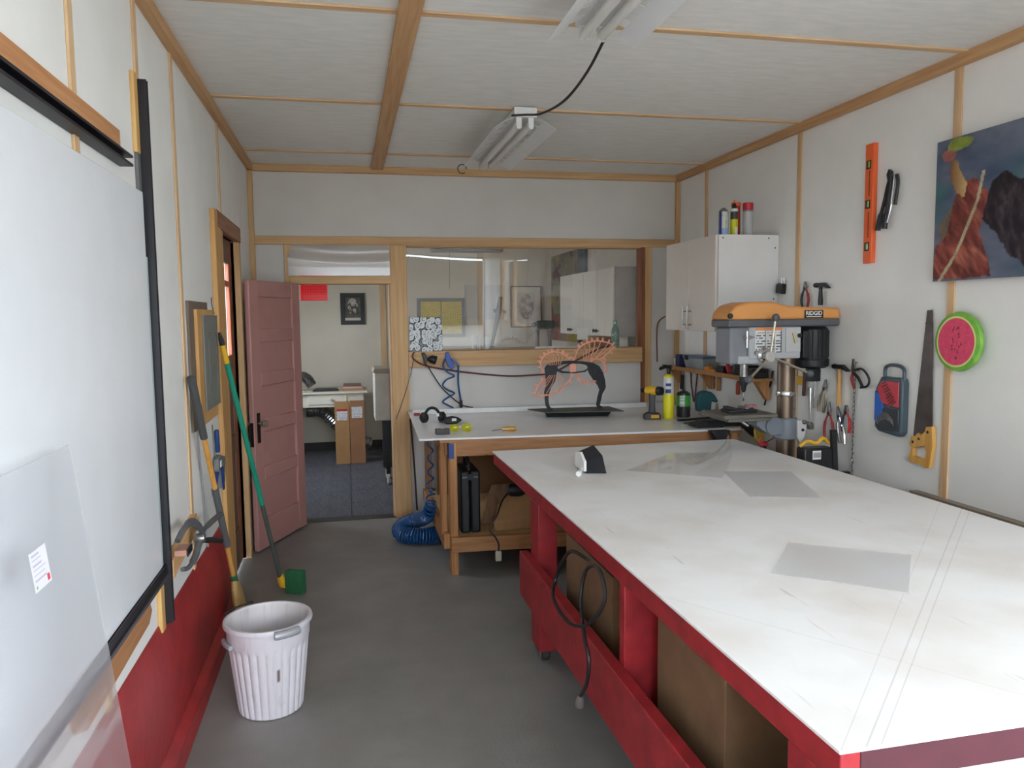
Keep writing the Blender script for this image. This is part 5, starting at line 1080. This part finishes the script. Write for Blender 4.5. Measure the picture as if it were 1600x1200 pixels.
obj('coil', MB().tube(fine, .0062, 6), HB, t)
tag(obj('floor_cable', MB().tube(smooth_path([(.43, 5.55, .82), (.44, 5.55, .68), (.455, 5.56, .42), (.465, 5.56, .17), (.466, 5.55, .16)], 6), .007, 7), mat('brown_cable', (56, 42, 42), .5)), 'dark cable hanging down behind the bench to the blue hose', 'cable')
# air gun and hose hooked on the sill
t = thing('air_gun', 'blue air blow gun with a coiled hose hooked on the window sill', 'air gun', (.77, 5.89, .85))
y = 5.893
obj('gun_body', MB().prism([(.735, 1.275), (.76, 1.282), (.775, 1.24), (.805, 1.16), (.785, 1.135), (.755, 1.17), (.735, 1.22)], 'y', y-.012, y+.012), mat('gun_blue', (26, 74, 160), .4), t, bevel=.004); obj('trigger', MB().prism([(.775, 1.24), (.815, 1.21), (.838, 1.18), (.83, 1.172), (.80, 1.195)], 'y', y-.006, y+.006), MATS['gun_blue'], t)
obj('hose', MB().tube(smooth_path([(.735, y, 1.23), (.718, y, 1.17), (.75, y-.02, 1.125), (.80, y-.01, 1.095), (.745, y+.02, 1.065), (.711, y, 1.025), (.745, y-.02, .99), (.800, y, .962), (.765, y+.02, .935), (.709, y, .899), (.74, y-.01, .875), (.79, y, .848)], 6), .0065, 8), HB, t); obj('straight_hose', MB().tube(smooth_path([(.834, y, 1.18), (.832, y, 1.03), (.848, y, .905)], 6), .0075, 8), HB, t); obj('coupler', MB().lathe([(.009, 0), (.012, .006), (.012, .055), (.008, .06)], (.85, y, .846), n=12), BLACK, t)
t = thing('clip_lamp', 'black clip lamp clamped on the left end of the window sill', 'lamp', (.61, 5.88, 1.18))
obj('shade', MB().lathe([(.014, 0), (.03, .02), (.034, .06), (.031, .06), (.02, .02)], (.605, 5.885, 1.235), (.85, -.3, -.25), 16, cap=False), BLACK, t); obj('clip', MB().prism([(.55, 1.275), (.575, 1.28), (.60, 1.235), (.585, 1.185), (.57, 1.19), (.565, 1.24)], 'y', 5.872, 5.905), BLACK, t, bevel=.004)
obj('cable', MB().tube(smooth_path([(.58, 5.89, 1.19), (.604, 5.90, 1.166), (.706, 5.915, 1.006), (.84, 5.925, .878), (.90, 5.93, .85), (.95, 5.92, .842)], 6), .0045, 7), BLACK, t)
tag(obj('red_air_line', MB().tube(smooth_path([(.499, 5.90, 1.286), (.485, 5.90, 1.25), (.506, 5.90, 1.22), (.595, 5.90, 1.174), (.841, 5.905, 1.127), (1.178, 5.92, 1.084), (1.40, 5.93, 1.08), (1.60, 5.93, 1.10), (1.80, 5.90, 1.20), (1.98, 5.90, 1.284), (2.06, 5.93, 1.296)], 6), .0065, 8), mat('maroon_line', (98, 52, 52), .45)), 'maroon air line sagging along the wall below the window sill', 'hose')
tag(obj('thin_wire', MB().tube(smooth_path([(.494, 5.895, 1.226), (.454, 5.90, 1.063), (.40, 5.915, .90), (.352, 5.918, .775)], 5), .0028, 6), mat('grey_thin_wire', (96, 88, 80), .5)), 'thin grey wire slung across the wooden door post', 'wire')
tag(obj('wall_cable', MB().tube(smooth_path([(2.555, 5.953, 1.53), (2.515, 5.951, 1.505), (2.490, 5.950, 1.46), (2.484, 5.950, 1.35), (2.488, 5.950, 1.16)], 5), .005, 7), mat('rust_cable', (112, 62, 50), .5)), 'rust coloured cable curving down the white wall beside the window', 'cable')
# patterned tile standing on the sill
def skulls(p):
    u, v = (p.x-.47)/.25, (p.z-1.286)/.26; b = 9; d2 = 9
    for i in range(6):
        for j in range(6):
            r = .085+.03*hsh(i, j, 3.1); d = math.hypot(u-(i+.5+.7*(hsh(i, j)-.5))/6, (v-(j+.5+.7*(hsh(j, i, 2)-.5))/6)/1.15)/r
            b = min(b, d)
    n = fbm(u*30, v*30)
    if .86 < b < 1.06: return (58, 64, 66)
    if b < .86: return (222, 224, 224) if not (.25 < b < .45 and n > .5) else (84, 90, 92)
    return mix((92, 98, 100), (176, 180, 182), n)
t = thing('patterned_panel', 'small square panel with a crowded grey and white doodle pattern', 'picture', (.595, 5.925, 1.2855))
obj('panel_back', MB().box(.47, .72, 5.925, 5.933, 1.2858, 1.546), PAPER, t); obj('print', MB().grid(lambda u, v: (.47+.25*u, 5.9245, 1.286+.26*v), 90, 90), PICT, t, colfn=skulls)
# ================================================================== THE BACK ROOM
def framed(name, label, x0, x1, z0, z1, fn, frame, border=.02, y=Y2, nu=60, nv=60, inset=0, mount=None):
    t = thing(name, label, 'picture', ((x0+x1)/2, y-.012, z0))
    b = border
    for q in ((x0, x1, z0, z0+b), (x0, x1, z1-b, z1), (x0, x0+b, z0+b, z1-b), (x1-b, x1, z0+b, z1-b)): obj('frame_side', MB().box(q[0], q[1], y-.022, y-.001, q[2], q[3]), frame, t)
    if mount: obj('mount', MB().box(x0+b, x1-b, y-.012, y-.002, z0+b, z1-b), mount, t)
    i = b+inset; obj('print', MB().grid(lambda u, v: (x0+i+(x1-x0-2*i)*u, y-.0135, z0+i+(z1-z0-2*i)*v), nu, nv), PICT, t, colfn=lambda p: fn((p.x-x0-i)/(x1-x0-2*i), (p.z-z0-i)/(z1-z0-2*i)))
    return t
def photo(u, v):
    if v < .12: return (206, 200, 190)
    n = fbm(u*9, v*9)
    if math.hypot((u-.5)/.32, (v-.62)/.34) < 1 and n > .45: return mix((150, 140, 130), (220, 214, 204), fbm(u*20, v*20))
    return mix((60, 56, 50), (120, 116, 104), n)
framed('framed_photo', 'small black framed photograph on the back room wall', -.06, .22, 1.467, 1.836, photo, mat('frame_black', (24, 24, 26), .4), .05, nu=40, nv=50)
def grid_art(u, v):
    if abs(u-.5) < .012: return (120, 110, 60)
    uu = u+.02*math.sin(v*9)*math.sin(u*7); vv = v+.03*math.sin(u*8)
    if (uu*26) % 1 < .4 and (vv*18) % 1 < .5: return (112, 96, 50)
    return (222, 198, 78)
framed('dotted_picture', 'yellow picture covered in dark dots in a grey frame', .83, 1.407, 1.304, 1.771, grid_art, mat('frame_grey', (98, 104, 110), .5), .04, nu=110, nv=80)
def wash(u, v):
    d = math.hypot((u-.5)/.42, (v-.5)/.45); n = fbm(u*7, v*7)
    if d < 1 and n > .4: return mix((150, 146, 150), (176, 140, 120), fbm(u*5+3, v*4)) if n < .62 else (96, 92, 96)
    return (206, 200, 190)
framed('watercolour', 'pale figure watercolour in a thin dark frame', 1.97, 2.36, 1.407, 1.911, wash, mat('frame_brown', (70, 56, 48), .5), .012, inset=.07, mount=mat('mount_cream', (226, 220, 208), .8))
framed('blank_frame', 'large pale empty frame behind the wall batten', 1.40, 1.56, 1.50, 1.93, lambda u, v: (196, 190, 184), mat('frame_pale', (206, 202, 196), .5), .012, nu=4, nv=4)
framed('blank_frame', 'pale empty frame between the wall batten and the watercolour', 1.64, 1.91, 1.50, 1.93, lambda u, v: (190, 186, 180), MATS['frame_pale'], .012, nu=4, nv=4)
# painting on the right wall of the back room
t = thing('tall_painting', 'tall murky painting on the back room side wall behind the cabinets', 'painting', (XR2-.02, 8.55, 1.25))
obj('stretcher', MB().box(XR2-.03, XR2-.001, 7.85, 9.22, 1.25, 2.26), mat('canvas_dark', (60, 62, 66), .8), t)
def murk(p):
    u, v = (9.22-p.y)/1.37, (p.z-1.25)/1.01; n = fbm(u*5, v*6); c = mix((112, 112, 104), (156, 146, 112), fbm(u*3+4, v*3))
    if n > .6: c = (170, 150, 70)
    if n < .36: c = (104, 62, 50)
    if u > .82: c = (60, 72, 84)
    if v < .3 and u < .5: c = mix((150, 70, 48), (110, 90, 70), n)
    return c
obj('canvas', MB().grid(lambda u, v: (XR2-.031, 9.22-1.37*u, 1.25+1.01*v), 50, 40), PICT, t, colfn=murk)
# white wall cabinets, two units
RBX = mat('back_cabinet', (232, 226, 212), .4, var=.03)
for y0, y1, lab in ((6.12, 6.92, 'white back room wall cabinet nearest the window pane'), (6.922, 7.72, 'white back room wall cabinet by the tall painting')):
    t = thing('back_cabinet', lab, 'cabinet', (2.33, (y0+y1)/2, 1.365)); t['group'] = 'white wall cabinets in the back room'
    obj('cabinet_body', MB().box(2.18, XR2-.001 if y0 < 7 else XR2-.04, y0, y1, 1.365, 1.945), mat('cabinet_grey_side', (178, 176, 172), .5), t)
    ym = (y0+y1)/2
    for a, b, ky in ((y0+.002, ym-.002, ym-.035), (ym+.002, y1-.002, ym+.035)):
        d = obj('cabinet_door', MB().box(2.16, 2.179, a, b, 1.367, 1.943), RBX, t, bevel=.002)
        obj('knob', MB().lathe([(.006, 0), (.006, .012), (.016, .02), (.014, .03), (0, .033)], (2.16, ky, 1.41), (-1, 0, 0), 12), DARK, d)
    if y0 < 7: pass
# hung strip light, seen edge on
t = thing('strip_light', 'dark louvred strip light hanging in the back room', 'ceiling light', (1.085, 7.0, 2.13))
obj('housing', MB().box(.76, 1.41, 6.93, 7.07, 2.125, 2.20), mat('light_grey_green', (84, 88, 88), .5), t, bevel=.006)
for k in range(5): obj('louvre', MB().box(.84+.12*k, .90+.12*k, 6.926, 6.93, 2.155, 2.185), mat('louvre_pale', (176, 176, 170), .5), t)
for x in (.80, 1.37): obj('hanger', MB().tube([(x, 7.0, 2.20), (x, 7.0, ZC2)], .004, 6), DARK, t)
obj('pull_cord', MB().tube([(.92, 6.95, 2.125), (.92, 6.95, 1.90), (.918, 6.95, 1.80)], .0025, 5), mat('cord_tan', (130, 116, 96), .7), t)
# red lantern
RL, nt, b = nodes('red_lantern'); b.inputs['Base Color'].default_value = lin((226, 16, 32)); b.inputs['Roughness'].default_value = .3
b.inputs['Emission Color'].default_value = lin((235, 10, 28)); b.inputs['Emission Strength'].default_value = .3
t = thing('red_lantern', 'glowing red square lamp shade hanging beyond the doorway', 'lamp', (-.26, 6.92, 1.71))
obj('shade', MB().box(-.372, -.152, 6.80, 7.02, 1.70, 1.94), RL, t, bevel=.004)
RLW = mat('red_wire', (150, 10, 22), .5)
for k in range(1, 10): obj('grid_wire', MB().box(-.372+.022*k-.001, -.372+.022*k+.001, 6.797, 6.80, 1.70, 1.94), RLW, t)
for k in range(0, 11): obj('grid_wire', MB().box(-.372, -.152, 6.797, 6.80, 1.70+.023*k-.001, 1.70+.023*k+.001), RLW, t)
obj('hang_cord', MB().tube([(-.262, 6.91, 1.94), (-.262, 6.91, ZC2)], .003, 6), BLACK, t)
# cream desk with drawer
CR = mat('cream_paint', (226, 220, 202), .5, var=.05)
t = thing('cream_desk', 'cream painted desk with a single drawer beyond the doorway', 'desk', (-.45, 8.7, 0))
obj('desk_top', MB().box(-1.15, .205, 8.40, 9.12, .742, .764), CR, t, bevel=.004); obj('apron', MB().box(-1.10, .16, 8.445, 8.465, .60, .742), CR, t); obj('apron', MB().box(.14, .16, 8.465, 9.08, .60, .742), CR, t)
dr = obj('drawer_front', MB().box(-.42, -.02, 8.432, 8.445, .63, .73), mat('cream_drawer', (236, 231, 214), .45), t, bevel=.003); obj('knob', MB().lathe([(.008, 0), (.008, .01), (.018, .018), (.016, .03), (0, .034)], (-.19, 8.432, .685), (0, -1, 0), 14), CR, dr)
for x in (-1.10, .10):
    for y in (8.45, 9.02): obj('leg', MB().box(x, x+.06, y, y+.06, 0, .60), CR, t, bevel=.004)
# foil duct
def duct(name, path, r, label):
    p = smooth_path(path, 16); rs = [r*(1+.07*(1 if k % 2 else -1)) for k in range(len(p))]
    return tag(obj(name, MB().tube(p, rs, 14), mat('foil_duct', (150, 148, 144), .3, .85, var=.3, scale=40), smooth=20), label, 'duct', 'foil ducts by the cream desk')
duct('foil_duct', [(-.60, 8.62, .83), (-.53, 8.62, .92), (-.44, 8.62, .905), (-.38, 8.62, .82)], .055, 'silver foil duct bending up from the desk top')
duct('foil_duct', [(-.45, 8.62, .55), (-.28, 8.62, .535), (-.12, 8.62, .38), (.06, 8.66, .20), (.22, 8.72, .14)], .07, 'silver foil duct sagging down beneath the desk')
tag(obj('black_folder', MB().prism([(-.37, 8.5), (-.10, 8.5), (-.12, 8.7), (-.34, 8.72)], 'z', .765, .785), BLACK), 'flat black folder lying on the cream desk', 'folder')
for k in range(3):
    tag(obj('magazine', MB().box(-.07+.01*k, .17-.015*k, 8.52+.01*k, 8.74, .7645+.02*k, .7845+.02*k), mat('magazine_%d' % k, ((178, 120, 84), (196, 180, 160), (120, 84, 74))[k], .5), bevel=.002), ('lowest magazine of the small pile on the cream desk', 'middle magazine of the small pile on the cream desk', 'top magazine of the small pile on the cream desk')[k], 'magazine', 'magazines on the cream desk')
# parcel boxes standing on end
for x0, x1, z1, lab, hue, red in ((-.145, .005, .66, 'tall narrow cardboard parcel with a red striped label', (178, 134, 88), True), (.010, .165, .665, 'tall narrow cardboard parcel with a plain white label', (164, 116, 82), False)):
    t = thing('parcel', lab, 'box', ((x0+x1)/2, 8.36, 0)); t['group'] = 'tall parcels in front of the desk'
    mt = mat('parcel_card_%d' % red, hue, .8, var=.1)
    obj('carton', MB().box(x0, x1, 8.30, 8.385, .001, z1), mt, t, bevel=.003); obj('end_flap', MB().box(x0+.002, x1-.002, 8.302, 8.383, z1, z1+.003), mt, t)
    def lab_fn(p, red=red, x0=x0):
        u, v = (p.x-x0-.02)/.11, (p.z-.47)/.12
        if red and v > .80: return (196, 40, 46)
        if (v*7) % 1 < .3 and hsh(int(u*12), int(v*7)) > .4: return (150, 146, 144)
        return (224, 222, 220)
    zz = 0 if red else .02
    obj('address_label', MB().grid(lambda u, v: (x0+.02+.11*u, 8.2985, .47+zz+.12*v), 24, 24), TAG, t, colfn=lab_fn)
# red and cream machine on castors
t = thing('shop_machine', 'red and cream machine on a black wheeled stand beside the door post', 'machine', (.36, 7.2, 0))
obj('cream_housing', MB().box(.235, .38, 7.15, 7.55, .60, 1.045), mat('machine_cream', (214, 208, 194), .45), t, bevel=.01); obj('cap', MB().prism([(.222, 1.045), (.385, 1.045), (.375, 1.085), (.24, 1.085)], 'y', 7.14, 7.56), mat('machine_tan', (178, 166, 146), .5), t, bevel=.004)
obj('red_housing', MB().box(.381, .55, 7.13, 7.50, .62, 1.0), mat('machine_red', (186, 24, 40), .4), t, bevel=.008); obj('control', MB().box(.385, .50, 7.16, 7.40, 1.0, 1.06), mat('machine_pale', (190, 188, 182), .5), t)
obj('stand', MB().box(.335, .55, 7.18, 7.48, .16, .60), BLACK, t, bevel=.006); obj('stand_post', MB().box(.30, .335, 7.20, 7.24, .16, .60), DARK, t)
for x, y in ((.345, 7.18), (.52, 7.18), (.345, 7.46), (.52, 7.46)): c = obj('castor_fork', MB().box(x-.02, x+.02, y-.02, y+.02, .10, .16), DARK, t); obj('wheel', MB().lathe([(.04, -.012), (.052, -.008), (.052, .008), (.04, .012)], (x, y, .053), (1, 0, 0), 18), mat('wheel_cream', (206, 200, 184), .5), c)
# things standing beyond the window on the counter
t = thing('back_counter', 'pale counter running below the interior window in the back room', 'counter', (1.5, 8.0, 0)); obj('counter_top', MB().box(.75, XR2-.002, 7.70, 8.60, 1.165, 1.195), CR, t, bevel=.003); obj('counter_base', MB().box(.80, XR2-.002, 7.75, 8.55, 0, 1.165), CR, t)
CT_ = 1.1955
t = thing('stake_sculpture', 'dark upright tool with crossed handles standing on the back counter', 'tool', (1.66, 8.45, CT_))
obj('shaft', MB().tube([(1.57, 8.45, CT_), (1.62, 8.45, 1.42), (1.66, 8.45, 1.62), (1.68, 8.45, 1.76)], [.016, .02, .034, .022], 8), mat('dark_umber', (62, 56, 52), .6), t); obj('cross_handle', MB().tube([(1.60, 8.45, 1.605), (1.66, 8.44, 1.62), (1.74, 8.45, 1.59)], .018, 8), mat('umber2', (84, 78, 72), .6), t); obj('foot', MB().lathe([(.05, 0), (.05, .012), (.02, .02)], (1.57, 8.45, CT_), n=16), MATS['dark_umber'], t)
t = thing('bench_grinder', 'double ended grinder on two grey posts on the back counter', 'grinder', (2.08, 8.0, CT_))
for x in (1.985, 2.12): obj('post', MB().lathe([(.03, CT_), (.022, CT_+.02), (.02, 1.36), (.035, 1.42), (.032, 1.45)], (x, 8.0, 0), n=14), mat('post_grey', (110, 108, 110), .5), t)
obj('motor', MB().lathe([(.02, 0), (.045, .01), (.05, .10), (.045, .19), (.02, .2)], (1.97, 7.99, 1.45), (1, 0, 0), 18), mat('grinder_green', (54, 62, 56), .5), t)
for x in (1.955, 2.185): obj('spindle_nut', MB().lathe([(.03, -.01), (.03, .01), (.012, .014)], (x, 7.985, 1.45), (.3, -1, 0), 14), STEEL, t)
for k, (x, y, h) in enumerate(((1.32, 8.10, .15), (1.39, 8.14, .17), (1.46, 8.08, .14))): tag(obj('plastic_cup', MB().lathe([(.0, CT_), (.025, CT_), (.03, CT_+h), (.028, CT_+h), (.023, CT_+.006), (.0, CT_+.006)], (x, y, 0), n=14, cap=False), sheet_glass('cup_plastic', (.9, .9, .9), .35, .05)), ('mid height clear plastic cup on the back counter', 'tallest of the clear plastic cups on the back counter', 'shortest of the clear plastic cups on the back counter')[k], 'cup', 'clear cups on the back counter')
SI = 1.2855
t = thing('white_tray', 'shallow white tray on the far side of the window sill', 'tray', (1.70, 6.06, SI)); obj('tray_base', MB().box(1.48, 1.86, 6.03, 6.085, SI, SI+.006), PAPER, t); obj('tray_rim', MB().box(1.48, 1.86, 6.03, 6.034, SI+.006, SI+.016), PAPER, t)
tag(obj('glass_bottle', MB().lathe([(.030, 0), (.034, .006), (.034, .12), (.028, .15), (.016, .18), (.014, .215), (.017, .22), (.012, .22), (.012, .18), (.026, .14), (.03, .01), (0, .008)], (2.16, 6.048, SI), n=20, cap=False), sheet_glass('green_bottle', (.62, .78, .72), .25, .03, (170, 200, 190))), 'pale green glass bottle on the window sill', 'bottle')
tag(obj('taped_note', MB().box(1.815, 1.905, YB+.028, YB+.0285, 1.352, 1.445), mat('note_paper', (216, 212, 204), .8)), 'small blank note taped on the window pane', 'note')
tag(obj('brown_carton', MB().box(2.08, 2.27, 6.45, 6.70, 1.20, 1.362), CARD, bevel=.003), 'brown carton tucked beneath the back room cabinet', 'box')
t = thing('carton_shelf', 'shallow shelf under the back room cabinet holding a carton', 'shelf', (2.3, 6.9, 1.18)); obj('shelf_board', MB().box(2.06, XR2-.002, 6.12, 7.60, 1.18, 1.199), CR, t)
for y in (6.2, 7.5): obj('bracket', MB().prism([(XR2-.002, 1.18), (XR2-.002, 1.02), (2.2, 1.17), (2.2, 1.18)], 'y', y-.01, y+.01), DARK, t)
